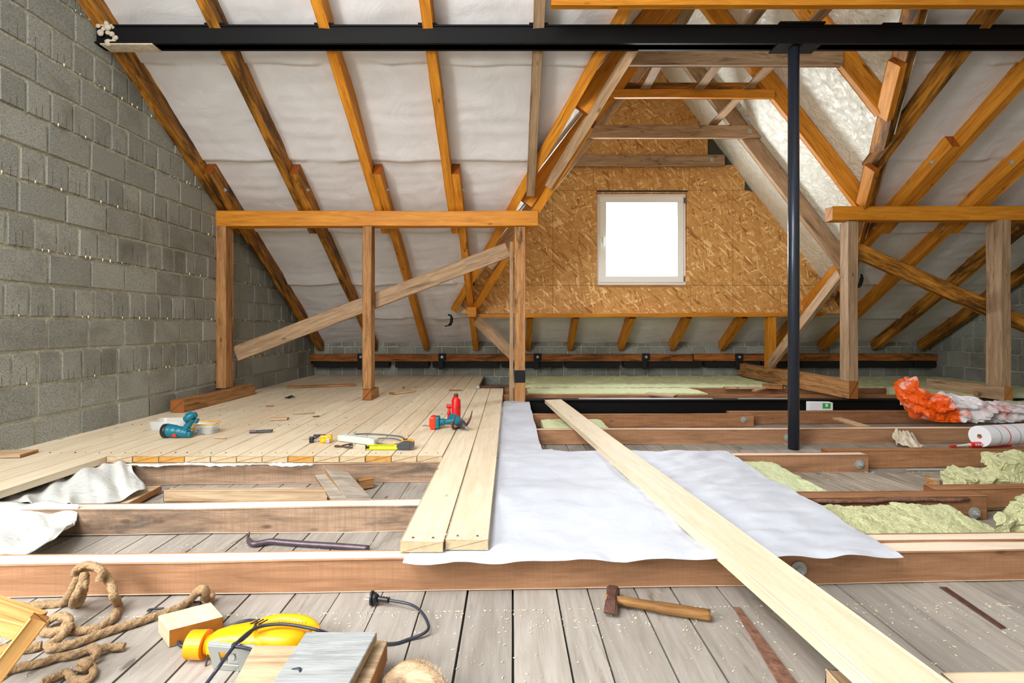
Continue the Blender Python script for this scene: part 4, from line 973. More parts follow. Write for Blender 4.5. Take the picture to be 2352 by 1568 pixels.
# --- yellow clamp tool
o_ = fl(740, 1017, DT); t = thing('trigger_clamp', 'small yellow and black hand clamp lying left of the power strip', 'clamp', (o_.x, o_.y+0.02, DT))
bm = bmesh.new(); a_lathe(bm, [(0.022, 0), (0.025, 0.006), (0.025, 0.02), (0.02, 0.026)], (0.005, 0, 0)); a_box(bm, (0.015, 0.0, 0.034), (0.06, 0.03, 0.018), bev=0.005); a_box(bm, (0.042, 0, 0.025), (0.018, 0.03, 0.042), bev=0.004); part('body', bm, M['yellow'], t)
bm = bmesh.new(); a_box(bm, (-0.05, -0.005, 0.026), (0.07, 0.012, 0.012), Ry(-0.5), bev=0.003); a_box(bm, (-0.068, -0.01, 0.018), (0.025, 0.02, 0.036), bev=0.004); a_box(bm, (-0.025, 0, 0.042), (0.07, 0.014, 0.012), bev=0.003); part('jaw', bm, M['black'], t)
bm = bmesh.new(); a_box(bm, (0.035, -0.02, 0.014), (0.022, 0.012, 0.026), bev=0.002); part('metal_block', bm, M['zinc'], t)
# thin stick with a chip left of the clamp
bm = bmesh.new(); a = fl(692, 1009, DT+0.004); b = fl(735, 1005, DT+0.006); a_cyl(bm, (0, 0, 0), b-a, 0.002, seg=6); o = mkobj('thin_stick', bm, M['scrap']); o.location = a; tag(o, 'thin pale stick lying left of the yellow clamp', 'stick')
# --- rusty shears
o_ = fl(792, 1026, DT+0.004); t = thing('rusty_shears', 'small rusty shears lying in front of the power strip', 'shears', o_)
bm = bmesh.new(); q = catmull([V3((0.02, -0.01, 0)), V3((-0.02, 0.01, 0)), V3((-0.05, 0.03, 0)), V3((-0.065, 0.02, 0)), V3((-0.05, 0.008, 0)), V3((-0.02, 0.008, 0))], 6); a_tube(bm, q, 0.0045, 8); part('handle', bm, M['rust'], t)
bm = bmesh.new(); q = catmull([V3((-0.02, 0.005, 0.006)), V3((0.0, 0.02, 0.008)), V3((0.025, 0.04, 0.008)), V3((0.035, 0.025, 0.006)), V3((0.02, 0.01, 0.006))], 6); a_tube(bm, q, 0.0045, 8); part('handle', bm, M['rust'], t)
bm = bmesh.new(); a_box(bm, (0.03, -0.02, 0.003), (0.055, 0.014, 0.006), Rz(-0.5), bev=0.002); part('blade', bm, M['darkiron'], t)
# --- small pliers, dark
o_ = fl(594, 994, DT); t = thing('pliers', 'dark closed pliers lying alone on the deck between the torch and the clamp', 'pliers', (o_.x, o_.y, DT), 0.18)
for s_ in (-1, 1):
    bm = bmesh.new(); a_tube(bm, catmull([V3((-0.02, s_*0.004, 0.01)), V3((0.02, s_*0.012, 0.011)), V3((0.06, s_*0.011, 0.012)), V3((0.085, s_*0.014, 0.012))], 5), 0.007, 8); part('handle', bm, M['darkgrey'], t)
bm = bmesh.new(); a_box(bm, (-0.032, 0, 0.01), (0.05, 0.022, 0.018), bev=0.006); part('jaws', bm, M['darkiron'], t)
# --- torch
o_ = fl(410, 1007, DT); t = thing('torch', 'teal handheld work torch with black lens ring, bent at the neck, on the deck', 'torch', (o_.x, o_.y+0.03, DT))
bm = bmesh.new(); a_lathe(bm, [(0.040, -0.028), (0.044, -0.024), (0.044, 0.0), (0.041, 0.004)], (-0.085, 0, 0.044), Ry(math.pi/2-0.06)); part('lens_ring', bm, M['black'], t)
for k in range(1): pass
bm = bmesh.new(); a_tube(bm, catmull([V3((-0.085, 0, 0.045)), V3((-0.05, 0, 0.042)), V3((0.0, 0, 0.034)), V3((0.03, 0, 0.028)), V3((0.045, 0, 0.028))], 6), [0.041]*4+[0.039]*4+[0.036]*4+[0.031]*4+[0.028]*4+[0.026]*4+[0.02], 22); part('lamp_head', bm, M['teal'], t)
bm = bmesh.new(); a_tube(bm, catmull([V3((0.012, 0, 0.035)), V3((0.03, 0, 0.062)), V3((0.055, 0, 0.10)), V3((0.07, 0, 0.125))], 6), [0.022]*6+[0.02]*8+[0.026]*5, 16); a_box(bm, (0.05, 0, 0.022), (0.03, 0.04, 0.035), bev=0.008); part('neck', bm, M['teal'], t)
bm = bmesh.new(); a_lathe(bm, [(0.02, -0.022), (0.038, -0.018), (0.042, 0.0), (0.038, 0.014), (0.026, 0.018), (0.018, 0.028), (0.01, 0.03)], (0.055, 0, 0.132), Ry(-0.5), seg=12); part('battery_socket', bm, M['teal'], t)
bm = bmesh.new(); a_box(bm, (0.096, 0, 0.105), (0.014, 0.03, 0.03), Ry(0.4), bev=0.004); a_box(bm, (0.058, -0.01, 0.055), (0.012, 0.02, 0.01), Ry(0.4), bev=0.003); part('clip', bm, M['teal'], t)
bm = bmesh.new(); a_box(bm, (-0.022, -0.0375, 0.022), (0.022, 0.005, 0.018), Rx(0.3)); part('sticker', bm, M['red'], t, 'small red square sticker')
# --- plastic tubs
o_ = fl(378, 990, DT); t = thing('plastic_lid_tub', 'shallow clear plastic container behind the torch', 'container', (o_.x, o_.y+0.07, DT))
def tub(bm, w, d, h, taper, th=0.002, bev=0.012, seg=28):
    ro = []
    for (k, z, ins) in ((0, 0, taper), (1, h, 0), (2, h, th), (3, th, taper+th)):
        ring = []
        for i in range(seg):
            a = 2*math.pi*i/seg; x = math.copysign(abs(math.cos(a))**0.45, math.cos(a))*(w/2-ins); y = math.copysign(abs(math.sin(a))**0.45, math.sin(a))*(d/2-ins); ring.append(bm.verts.new((x, y, z)))
        ro.append(ring)
    for a, b in zip(ro, ro[1:]):
        for i in range(seg): bm.faces.new((a[i], a[(i+1) % seg], b[(i+1) % seg], b[i]))
    bm.faces.new(ro[0]); bm.faces.new(ro[-1])
bm = bmesh.new(); tub(bm, 0.25, 0.16, 0.065, 0.012); part('shell', bm, M['clear'], t)
o_ = fl(458, 998, DT); t = thing('screw_tub', 'clear plastic tub with yellow rim holding dark screws, right of the torch', 'tub', (o_.x, o_.y+0.05, DT))
bm = bmesh.new(); tub(bm, 0.18, 0.12, 0.065, 0.012); part('shell', bm, M['clear'], t)
bm = bmesh.new(); P = [V3((math.copysign(abs(math.cos(a))**0.5, math.cos(a))*0.09, math.copysign(abs(math.sin(a))**0.5, math.sin(a))*0.06, 0.066)) for a in [2*math.pi*i/40 for i in range(41)]]; a_tube(bm, P, 0.0035, 8); part('rim', bm, M['yellow'], t, 'yellow rim')
bm = bmesh.new(); rr = random.Random(5)
for k in range(90):
    c = V3((rr.uniform(-0.03, 0.07), rr.uniform(-0.045, 0.045), rr.uniform(0.004, 0.03))); dd = V3((rr.uniform(-1, 1), rr.uniform(-1, 1), rr.uniform(-0.3, 0.7))).normalized()*0.014; a_cyl(bm, c-dd, c+dd, 0.0016, seg=5); a_cyl(bm, c+dd, c+dd*1.1, 0.0035, seg=6)
o = part('screws', bm, M['darkiron'], t); o['kind'] = 'stuff'
bm = bmesh.new(); a_box(bm, (-0.05, -0.0535, 0.036), (0.05, 0.003, 0.05), bev=0.001); lb = part('label_sticker', bm, M['paper'], t, 'printed food label')
bm = bmesh.new(); a_box(bm, (-0.062, -0.0555, 0.045), (0.018, 0.002, 0.014)); part('red_print', bm, M['pink'], lb)
bm = bmesh.new(); a_cyl(bm, (-0.040, -0.0545, 0.044), (-0.040, -0.0565, 0.044), 0.013, seg=20); part('orange_print', bm, M['yelloworange'], lb)
# --- scraps on the deck
def scrap(name, px, py, l, w, h, rz, mat, label, cat='wood scrap', group='wood scraps on the deck', z=DT):
    c = fl(px, py, z); a = V3((math.cos(rz), math.sin(rz), 0))*l/2
    return beam(name, c+V3((0, 0, h/2+0.002))-a, c+V3((0, 0, h/2+0.002))+a, w, h, mat, label, cat, group, wob=0.001, bev=0.0015)
scrap('wood_scrap', 642, 964, 0.12, 0.055, 0.016, 0.15, M['scrap'], 'small strand board offcut on the deck, up and right of the dark pliers')
scrap('wood_scrap', 505, 1007, 0.08, 0.012, 0.006, -0.1, M['scrap'], 'tiny splinter on the deck right of the screw tub')
scrap('wood_scrap', 620, 933, 0.06, 0.02, 0.006, 0.3, M['post'], 'tiny brown chip on the deck below the left sill', )
scrap('wood_scrap', 698, 950, 0.16, 0.03, 0.008, 0.25, M['scrap'], 'thin pale splinter on the deck left of the middle block')
scrap('wood_scrap', 726, 957, 0.05, 0.025, 0.006, 0.5, M['post'], 'little brown chip right of the thin splinter')
scrap('wood_scrap', 925, 902, 0.28, 0.10, 0.02, 0.9, M['scrap'], 'flat pale board offcut on the deck right of the middle post')
scrap('wood_scrap', 950, 890, 0.26, 0.05, 0.018, 0.7, M['scrap'], 'narrow stick leaning over the flat offcut right of the middle post')
scrap('wood_scrap', 1046, 897, 0.14, 0.03, 0.008, 0.0, M['post'], 'small brown splinter on the deck far behind the jack')
scrap('wood_scrap', 740, 888, 0.75, 0.10, 0.02, 0.35, M['post'], 'long brown board lying far back on the deck behind the middle post')
scrap('wood_scrap', 22, 1046, 0.20, 0.12, 0.016, 0.1, M['scrap'], 'brown board end lying on the deck at the left frame edge')
c = fl(665, 913, DT+0.01); bm = bmesh.new(); a_tube(bm, catmull([V3((-0.045, 0, 0)), V3((-0.01, 0.01, 0.002)), V3((0.02, 0, 0.012)), V3((0.05, 0.01, 0.004))], 5), [0.006]*4+[0.012]*8+[0.005]*4, 7); o = mkobj('felt_scrap', bm, M['bitumen']); o.location = c; tag(o, 'small black felt scrap on the deck near the cracked sill', 'scrap')
# far claw hammer
o_ = fl(1096, 889, DT); t = thing('far_hammer', 'small hammer lying far back at the end of the long planks', 'hammer', (o_.x+0.02, 5.68, DT))
bm = bmesh.new(); a_cyl(bm, (0, -0.05, 0.02), (0, 0.04, 0.02), 0.017, 0.014, 14); part('head', bm, M['zinc'], t)
bm = bmesh.new(); a_tube(bm, [V3((0.01, 0, 0.02)), V3((0.15, 0.01, 0.016)), V3((0.3, 0.02, 0.016))], [0.012, 0.013, 0.016], 10); part('handle', bm, M['rust'], t)

# --- crowbar
P = [pt(573, 1221, 2.0), pt(570, 1233, 1.99), fl(573, 1243, 0.014), fl(583, 1249, 0.012), fl(600, 1247, 0.012), fl(622, 1243, 0.014), fl(650, 1245, 0.012), fl(700, 1249, 0.012), fl(780, 1254, 0.012), fl(846, 1259, 0.012)]
bm = bmesh.new(); c = catmull(P, 6); n = len(c); a_tube(bm, relp(c, P[5]), [0.003+0.0085*min(1, i/12) for i in range(n)], 12, sec=lambda a, i: 1 if i > 16 else 1-0.35*abs(math.sin(a))*(1-i/16)); o = mkobj('crowbar', bm, M['darkiron']); o.location = P[5]; tag(o, 'dark iron crowbar with hooked end lying on the floor boards in the left bay', 'crowbar')
# --- boards leaning in the left bay
slab('board_offcut', [pt(747, 1075, 2.61), pt(800, 1084, 2.61), pt(856, 1146, 2.33), pt(800, 1150, 2.30)], 0.02, M['scrapgrey'], 'upper of two board offcuts leaning on the deck joist in the left bay', 'board', 'offcuts leaning in the left bay')
slab('board_offcut', [pt(723, 1090, 2.60), pt(748, 1088, 2.60), pt(806, 1154, 2.28), pt(768, 1156, 2.27)], 0.02, M['scrapgrey'], 'lower narrow board offcut leaning in the left bay', 'board', 'offcuts leaning in the left bay')
beam('wood_block', fl(815, 1123, 0.02)+V3((0, 0.05, 0.01)), fl(850, 1117, 0.02)+V3((0, 0.05, 0.01)), 0.05, 0.05, M['post'], 'small dark block behind the leaning offcuts', 'block')
slab('loose_board', [fl(320, 1116, 0.04), fl(372, 1114, 0.04), fl(293, 1155, 0.04), fl(215, 1155, 0.04)], 0.03, M['scrap'], 'flat loose board on the floor under the crumpled membrane', 'board')

# --- near hammer
a = fl(1406, 1392, 0.0); t = thing('hammer', 'worn hammer with dark rusty head and wooden handle on the grey floor boards', 'hammer', (a.x, a.y, 0), 0)
ax = (fl(1643, 1430, 0.015)-fl(1412, 1384, 0.03)); ang = math.atan2(ax.y, ax.x); t.rotation_euler.z = ang
bm = bmesh.new()
def loftbox(bm, secs, mi=0):
    rings = []
    for (c, sx, sz) in secs:
        rings.append([bm.verts.new(V3(c)+V3((dx*sx, 0, dz*sz))) for dx, dz in ((-1, -0.6), (-0.6, -1), (0.6, -1), (1, -0.6), (1, 0.6), (0.6, 1), (-0.6, 1), (-1, 0.6))])
    for A, B in zip(rings, rings[1:]):
        for i in range(8): bm.faces.new((A[i], A[(i+1) % 8], B[(i+1) % 8], B[i]))
    bm.faces.new(rings[0]); bm.faces.new(rings[-1])
loftbox(bm, [((0.0, 0.052, 0.02), 0.018, 0.018), ((0, 0.048, 0.02), 0.02, 0.02), ((0, 0.026, 0.021), 0.019, 0.019), ((0, 0.012, 0.022), 0.015, 0.016), ((0, -0.012, 0.022), 0.015, 0.016), ((0, -0.03, 0.02), 0.018, 0.014), ((0.0, -0.06, 0.014), 0.02, 0.005), ((0, -0.064, 0.013), 0.019, 0.003)])
part('head', bm, M['rust'], t)
bm = bmesh.new(); Lh = ax.length; a_tube(bm, catmull([V3((-0.02, 0, 0.022)), V3((0.04, 0, 0.021)), V3((Lh*0.5, 0, 0.018)), V3((Lh, 0, 0.016))], 8), [0.0125]*8+[0.0145]*8+[0.0165]*9, 14, sec=lambda a, i: 1+0.12*math.cos(2*a)); part('handle', bm, M['hammerwood'], t)

# --- wooden block near the jigsaw
slab('wood_block', [fl(485, 1382, 0.048), fl(513, 1414, 0.048), fl(387, 1446, 0.048), fl(363, 1413, 0.048)], 0.047, M['orangeend'], 'sawn wood block with pale top on the floor above the yellow jigsaw', 'block')
# --- jigsaw
O = fl(560, 1520, 0); t = thing('jigsaw', 'yellow electric jigsaw lying on its side with silver base plate, near the lower left', 'jigsaw', (O.x, O.y+0.02, 0), -0.12)
inv = (Matrix.Translation(t.location) @ Matrix.Rotation(t.rotation_euler.z, 4, 'Z')).inverted()
def ell(bm, path, rad, seg=22, sq=1.0):
    rings = []
    for (c, (ry, rz)) in zip(path, rad):
        ring = []
        for k in range(seg):
            a = 2*math.pi*k/seg; y = math.copysign(abs(math.cos(a))**sq, math.cos(a))*ry; z = math.copysign(abs(math.sin(a))**sq, math.sin(a))*rz
            ring.append(bm.verts.new(V3(c)+V3((0, y, z))))
        rings.append(ring)
    for A, B in zip(rings, rings[1:]):
        for k in range(seg): f = bm.faces.new((A[k], A[(k+1) % seg], B[(k+1) % seg], B[k])); f.smooth = True
    bm.faces.new(rings[0]); bm.faces.new(rings[-1])
bm = bmesh.new(); ell(bm, [(-0.092, -0.012, 0.034), (-0.085, -0.01, 0.035), (-0.06, 0.0, 0.036), (-0.02, 0.01, 0.037), (0.03, 0.008, 0.037), (0.07, 0.008, 0.036), (0.11, 0.012, 0.035), (0.138, 0.03, 0.034), (0.15, 0.034, 0.033)],
    [(0.024, 0.025), (0.03, 0.029), (0.036, 0.033), (0.042, 0.036), (0.040, 0.036), (0.038, 0.036), (0.038, 0.034), (0.034, 0.03), (0.026, 0.02)], sq=0.8); part('body', bm, M['yellow'], t)
bm = bmesh.new(); a_cyl(bm, (-0.145, -0.02, 0.034), (-0.103, -0.016, 0.034), 0.033, 0.034, 30); a_cyl(bm, (-0.103, -0.016, 0.034), (-0.08, -0.01, 0.034), 0.022, 0.026, 24); part('dust_nozzle', bm, M['yelloworange'], t, 'orange cylindrical end piece')
bm = bmesh.new(); a_tube(bm, catmull([V3((-0.045, 0.04, 0.04)), V3((0.0, 0.076, 0.042)), V3((0.05, 0.096, 0.042)), V3((0.11, 0.092, 0.04)), V3((0.147, 0.065, 0.036)), V3((0.15, 0.035, 0.033))], 6), [0.014]*6+[0.0165]*25, 12); part('handle', bm, M['yellow'], t)
bm = bmesh.new()
for q in range(9): a_box(bm, (0.06+q*0.009, 0.035+q*0.001, 0.0705-q*0.0004), (0.005, 0.02, 0.003), Rz(0.3))
part('grip_ribs', bm, M['yelloworange'], t)
bm = bmesh.new()
for q in range(3): a_box(bm, (0.0+q*0.011, 0.03, 0.0735), (0.003, 0.026, 0.002), Rz(-0.45))
part('vent_slots', bm, M['black'], t)
bm = bmesh.new()
R_ = Rx(0.28)
def pl_(c, s): a_box(bm, R_ @ V3(c)+V3((-0.005, -0.062, 0.036)), s, R_, bev=0.001)
pl_((-0.038, 0, 0.0), (0.026, 0.004, 0.074)); pl_((0.045, 0, 0.0), (0.05, 0.004, 0.074)); pl_((-0.003, 0, 0.028), (0.046, 0.004, 0.018)); pl_((-0.003, 0, -0.028), (0.046, 0.004, 0.018))
pl_((0.01, 0.004, 0.039), (0.12, 0.009, 0.004)); part('base_plate', bm, M['zinc'], t, 'silver metal base plate')
bm = bmesh.new(); a_box(bm, (0.0, -0.04, 0.034), (0.03, 0.035, 0.028), bev=0.004); a_cyl(bm, (0.0, -0.062, 0.04), (0.0, -0.03, 0.04), 0.008, seg=14); part('blade_holder', bm, M['zinc'], t)
bm = bmesh.new(); a_cyl(bm, (-0.083, -0.045, 0.0), (-0.083, -0.035, 0.03), 0.0025, seg=6); part('pin', bm, M['darkiron'], t)
r_ = 0.0042
bm = bmesh.new(); c = catmull([fl(520, 1480, 0.04), fl(500, 1471, 0.04), fl(482, 1458, 0.03)], 5); a_tube(bm, [inv @ q for q in c], 0.007, 10); part('cord_sleeve', bm, M['cord'], t)
cable('power_cord', [(482, 1458, 0.03), (460, 1448, 0.03), (430, 1452, 0.025), (411, 1468, 0.012), (416, 1482, 0.006), (440, 1480, 0.006), (480, 1462, 0.006), (520, 1441, 0.02), (560, 1426, 0.03), (587, 1426, 0.045), (583, 1443, 0.08), (560, 1466, 0.085), (535, 1482, 0.085), (560, 1487, 0.08), (590, 1497, 0.07), (640, 1530, 0.05)], r_, M['cord'], t, inv)
cable('power_cord', [(470, 1575, 0.04), (500, 1535, 0.075), (525, 1500, 0.082), (552, 1468, 0.088), (590, 1441, 0.088), (640, 1433, 0.086), (690, 1438, 0.08), (738, 1449, 0.07), (790, 1465, 0.03), (893, 1478, 0.006), (940, 1467, 0.005), (975, 1453, 0.012), (984, 1436, 0.016), (968, 1405, 0.02), (940, 1387, 0.022), (893, 1378, 0.022)], r_, M['cord'], t, inv)
cable('power_cord', [(630, 1580, 0.1), (655, 1548, 0.105), (680, 1538, 0.11), (690, 1541, 0.11), (684, 1575, 0.1)], 0.0042, M['cord'], t, inv)
bm = bmesh.new(); c = [fl(893, 1378, 0.022), fl(868, 1374, 0.022), fl(857, 1373, 0.022), fl(852, 1373, 0.022)]; c = [inv @ q for q in c]
a_tube(bm, [c[0].lerp(c[1], k/8) for k in range(9)], [0.007 if k % 2 else 0.009 for k in range(9)], 12); a_tube(bm, [c[1], c[2]], [0.011, 0.019], 16); a_tube(bm, [c[2], c[3]], [0.021, 0.021], 20); pg = part('plug', bm, M['black'], t)
bm = bmesh.new(); d = (c[3]-c[0]).normalized(); u = d.cross(V3((0, 0, 1))).normalized()
for q in (-1, 1): a_cyl(bm, c[3]+u*0.0095*q, c[3]+u*0.0095*q+d*0.018, 0.0024, seg=8)
part('plug_pins', bm, M['zinc'], pg)
# --- offcuts at the bottom edge
slab('offcut_board', [fl(582, 1481, 0.088), fl(690, 1481, 0.088), fl(650, 1620, 0.088), fl(512, 1620, 0.088)], 0.02, M['scrap'], 'pale brown offcut leaning over the jigsaw at the bottom edge', 'board', 'offcuts around the jigsaw', bev=0.002)
slab('offcut_board', [fl(703, 1450, 0.112), fl(866, 1450, 0.112), fl(775, 1620, 0.112), fl(590, 1620, 0.112)], 0.022, M['plasterboard'], 'rough grey crusted board on top of the offcuts at the bottom edge', 'board', 'offcuts around the jigsaw')
slab('offcut_board', [fl(800, 1466, 0.078), fl(890, 1470, 0.078), fl(820, 1640, 0.078), fl(700, 1640, 0.078)], 0.05, M['scrap'], 'thick brown offcut showing under the right edge of the grey crusted board', 'board', 'offcuts around the jigsaw')
bm = bmesh.new(); a_tube(bm, catmull([V3((0, 0, 0)), V3((0.06, 0.015, 0.015)), V3((0.13, -0.03, 0.0)), V3((0.17, -0.08, -0.02))], 10), [0.012+0.02*math.sin(i/30*math.pi) for i in range(31)], 24, sec=lambda a, i: 1+0.05*math.sin(i*0.7+a*2)+0.03*math.sin(a*9+i*0.4))
rr = random.Random(31)
for k in range(900):
    i = rr.uniform(0, 1); c = V3((0.17*i, 0.03*math.sin(i*3)-0.08*i*i, 0.012*math.sin(i*3))); a = rr.uniform(0.2, 2.9); d = V3((rr.uniform(-.4, .4), -math.cos(a), math.sin(a))).normalized(); q = c+d*(0.011+0.02*math.sin(i*math.pi)); w = V3((0.0012, 0, 0))
    bm.faces.new([bm.verts.new(q-w), bm.verts.new(q+w), bm.verts.new(q+d*rr.uniform(0.003, 0.009)+V3((rr.uniform(-.004, .004), 0, 0)))])
o = mkobj('wood_chunk', bm, M['scrap']); o.location = fl(880, 1575, 0.03); tag(o, 'pale fuzzy lump of wood at the bottom edge right of the offcuts', 'wood')
# --- wooden frame at lower left
t = thing('wooden_frame', 'pale wooden frame corner in the near lower left', 'frame', pt(60, 1500, 1.12)+V3((0, 0, 0)))
def fb(a, b, w, h, name):
    o = beam(name, a, b, w, h, M['tan'], wob=0.001); o.parent = t; o.matrix_parent_inverse = Matrix.Translation(-t.location); return o
fb(pt(-160, 1330, 1.16), pt(98, 1420, 1.16), 0.02, 0.03, 'rail')
fb(pt(-150, 1395, 1.15), pt(78, 1455, 1.15), 0.018, 0.042, 'rail')
fb(pt(92, 1418, 1.14), pt(-70, 1630, 1.08), 0.03, 0.035, 'stile')
fb(pt(-90, 1480, 1.17), pt(12, 1502, 1.15), 0.02, 0.02, 'rail')

# --- ropes
def rope(pts, r, label, extra=()):
    c = []; 
    for i, p in enumerate(catmull(pts, 14)): c.append(p+V3((noise.noise(p*30)*0.002, noise.noise(p*31+V3((5, 0, 0)))*0.002, 0)))
    O = pts[0].copy(); bm = bmesh.new()
    a_tube(bm, relp(c, O), r, 18, sec=lambda a, i: 0.82+0.25*abs(math.cos(1.5*a)), twist=70)
    for e, er in extra: a_tube(bm, relp(catmull(e, 12), O), er, 18, sec=lambda a, i: 0.82+0.25*abs(math.cos(1.5*a)), twist=70)
    # loose fibres
    rr = random.Random(len(c))
    for k in range(len(c)*2):
        p = c[rr.randrange(len(c))]-O; d = V3((rr.uniform(-1, 1), rr.uniform(-1, 1), rr.uniform(-0.2, 1))).normalized()
        q = p+d*r*0.9; v = [bm.verts.new(q), bm.verts.new(q+V3((0.0008, 0.0008, 0))), bm.verts.new(q+d*rr.uniform(0.003, 0.008)+V3((rr.uniform(-.004, .004), 0, 0)))]; bm.faces.new(v)
    o = mkobj('rope', bm, M['rope']); o.location = O; return tag(o, label, 'rope', 'hemp ropes at lower left')
zf = 0.011
G = [fl(50, 1394, zf), fl(100, 1388, zf), fl(142, 1384, zf), pt(160, 1365, 1.50), pt(178, 1330, 1.50), pt(188, 1312, 1.51), pt(212, 1302, 1.51), pt(236, 1314, 1.5), pt(252, 1340, 1.49), pt(262, 1368, 1.46), fl(272, 1392, zf), fl(262, 1418, zf), fl(235, 1437, zf), fl(205, 1446, zf), fl(168, 1447, zf), fl(150, 1440, 0.02), fl(158, 1425, 0.03), fl(140, 1415, 0.03), fl(112, 1424, 0.02), fl(98, 1445, zf), fl(110, 1452, zf), fl(150, 1445, 0.024), fl(158, 1438, 0.03), fl(140, 1462, 0.02), fl(112, 1482, zf), fl(125, 1488, zf), fl(175, 1476, zf), fl(240, 1452, zf), fl(310, 1430, zf), fl(365, 1412, zf), fl(410, 1395, zf), fl(440, 1374, 0.02), pt(458, 1354, 1.46), pt(472, 1356, 1.46), fl(472, 1375, 0.02), fl(485, 1380, zf)]
rope(G, 0.0115, 'long hemp rope looping up against the nearest joist and trailing to the right', extra=[
    ([pt(172, 1318, 1.50), pt(180, 1304, 1.49), pt(205, 1297, 1.49), pt(232, 1310, 1.48), pt(228, 1335, 1.47)], 0.011),
    ([pt(195, 1315, 1.47), pt(185, 1345, 1.45), pt(172, 1372, 1.42), fl(168, 1388, zf), fl(182, 1384, 0.02), pt(192, 1355, 1.45), pt(196, 1322, 1.48)], 0.0105),
    ([fl(470, 1368, 0.02), fl(478, 1360, 0.03), fl(488, 1368, 0.02), fl(476, 1384, 0.012), fl(465, 1372, 0.03)], 0.008)])
rope([fl(-20, 1548, zf), fl(40, 1533, zf), fl(90, 1523, zf), fl(130, 1510, zf), fl(170, 1504, zf), fl(205, 1492, zf), fl(222, 1490, 0.02), fl(250, 1486, 0.014), fl(285, 1485, zf)], 0.0095, 'shorter knotted hemp rope end below the big loop', extra=[
    ([fl(205, 1488, 0.02), fl(222, 1497, 0.026), fl(212, 1514, 0.014), fl(190, 1524, 0.014), fl(184, 1532, 0.014), fl(196, 1536, zf), fl(210, 1530, zf), fl(214, 1546, zf), fl(200, 1560, zf), fl(168, 1560, zf), fl(156, 1545, zf), fl(130, 1552, zf), fl(95, 1568, zf)], 0.009),
    ([fl(205, 1495, 0.01), fl(212, 1484, 0.025), fl(225, 1492, 0.022), fl(215, 1499, 0.01)], 0.008),
    ([fl(184, 1524, 0.02), fl(194, 1520, 0.03), fl(202, 1528, 0.022), fl(190, 1532, 0.012)], 0.009)])
rope([fl(-20, 1490, zf), fl(20, 1488, zf), fl(60, 1490, zf), fl(95, 1482, zf)], 0.011, 'hemp rope stretch partly hidden by the wooden frame')
for k, (P, lab) in enumerate((([fl(340, 1404, 0.006), fl(342, 1400, 0.01), fl(358, 1398, 0.008), fl(376, 1397, 0.006)], 'short dark cable end poking out beside the long rope'),
                              ([fl(462, 1366, 0.02), fl(440, 1370, 0.024), fl(434, 1376, 0.015), fl(445, 1382, 0.008), fl(462, 1382, 0.008)], 'small dark cable loop through the rope knot by the joist'))):
    bm = bmesh.new(); a_tube(bm, relp(catmull(P, 6), P[0]), 0.0035, 8); o = mkobj('cable_end', bm, M['cord']); o.location = P[0]; tag(o, lab, 'cable', 'cable bits in the rope')

# --- plastic bag
def bag():
    top = [(2056, 880), (2075, 870), (2096, 868), (2112, 892), (2128, 906), (2150, 904), (2175, 908), (2205, 906), (2240, 918), (2290, 924), (2350, 928), (2420, 932), (2500, 940)]
    bot = [(2058, 884), (2062, 900), (2075, 925), (2100, 950), (2130, 972), (2170, 975), (2220, 974), (2270, 970), (2320, 966), (2360, 962), (2420, 960), (2460, 958), (2500, 958)]
    D0 = 3.95; bm = bmesh.new(); n = 120; seg = 40; rings = []
    def sm(L, t): i = min(int(t), len(L)-2); f = t-i; return (L[i][0]*(1-f)+L[i+1][0]*f, L[i][1]*(1-f)+L[i+1][1]*f)
    P0 = pt(2200, 950, D0)
    for i in range(n+1):
        t = i/n*(len(top)-1); a = pt(*sm(top, t), D0); b = pt(*sm(bot, t), D0); c = (a+b)/2; hv = (a-b)/2; ry = min(0.17, 0.02+0.16*min(1, i/n*2.2)); ring = []
        for k in range(seg):
            an = 2*math.pi*k/seg; p = c+hv*math.sin(an)+V3((0, ry*math.cos(an), 0))
            q = p*9; pl = abs(math.sin(an*3.5+i*0.11+2.5*noise.noise(V3((i*0.05, an, 1))))); d = (0.5-pl)*0.05+(0.3-abs(noise.noise(q)))*0.07+(0.2-abs(noise.noise(q*2.3)))*0.035
            m = p+(p-c).normalized()*d*min(1, 0.15+i/40); m.z = max(m.z, 0.112); ring.append(bm.verts.new(m-P0))
        rings.append(ring)
    for A, B in zip(rings, rings[1:]):
        for k in range(seg): bm.faces.new((A[k], A[(k+1) % seg], B[(k+1) % seg], B[k]))
    bm.faces.new(rings[0]); bm.faces.new(rings[-1])
    t = thing('plastic_bag', 'crumpled orange and white printed plastic bag lying over the joists at the right', 'bag', P0)
    part('film', bm, M['bag'], t)
bag()
# --- paper roll and sealant tube on the joist
c = fl(2300, 1027, JT); t = thing('paper_roll', 'white roll of gridded film lying on the joist near the right frame edge', 'roll', (c.x+0.08, c.y+0.05, JT+0.066), 0.2)
bm = bmesh.new(); rr_ = 0.064; L = 0.42
prof = [(rr_, -L/2), (rr_, L/2), (0.014, L/2), (0.014, -L/2), (rr_, -L/2)]
rings = [[bm.verts.new((z, r*math.cos(2*math.pi*k/40), r*math.sin(2*math.pi*k/40))) for k in range(40)] for r, z in prof[:4]]
for A, B in zip(rings, rings[1:]+rings[:1]):
    for k in range(40): f = bm.faces.new((A[k], A[(k+1) % 40], B[(k+1) % 40], B[k]))
part('roll', bm, M['paper'], t)
bm = bmesh.new()
rings = [[bm.verts.new((z, r*math.cos(2*math.pi*k/24), r*math.sin(2*math.pi*k/24))) for k in range(24)] for r, z in ((0.014, -L/2-0.001), (0.014, 0.1), (0.010, 0.1), (0.010, -L/2-0.001))]
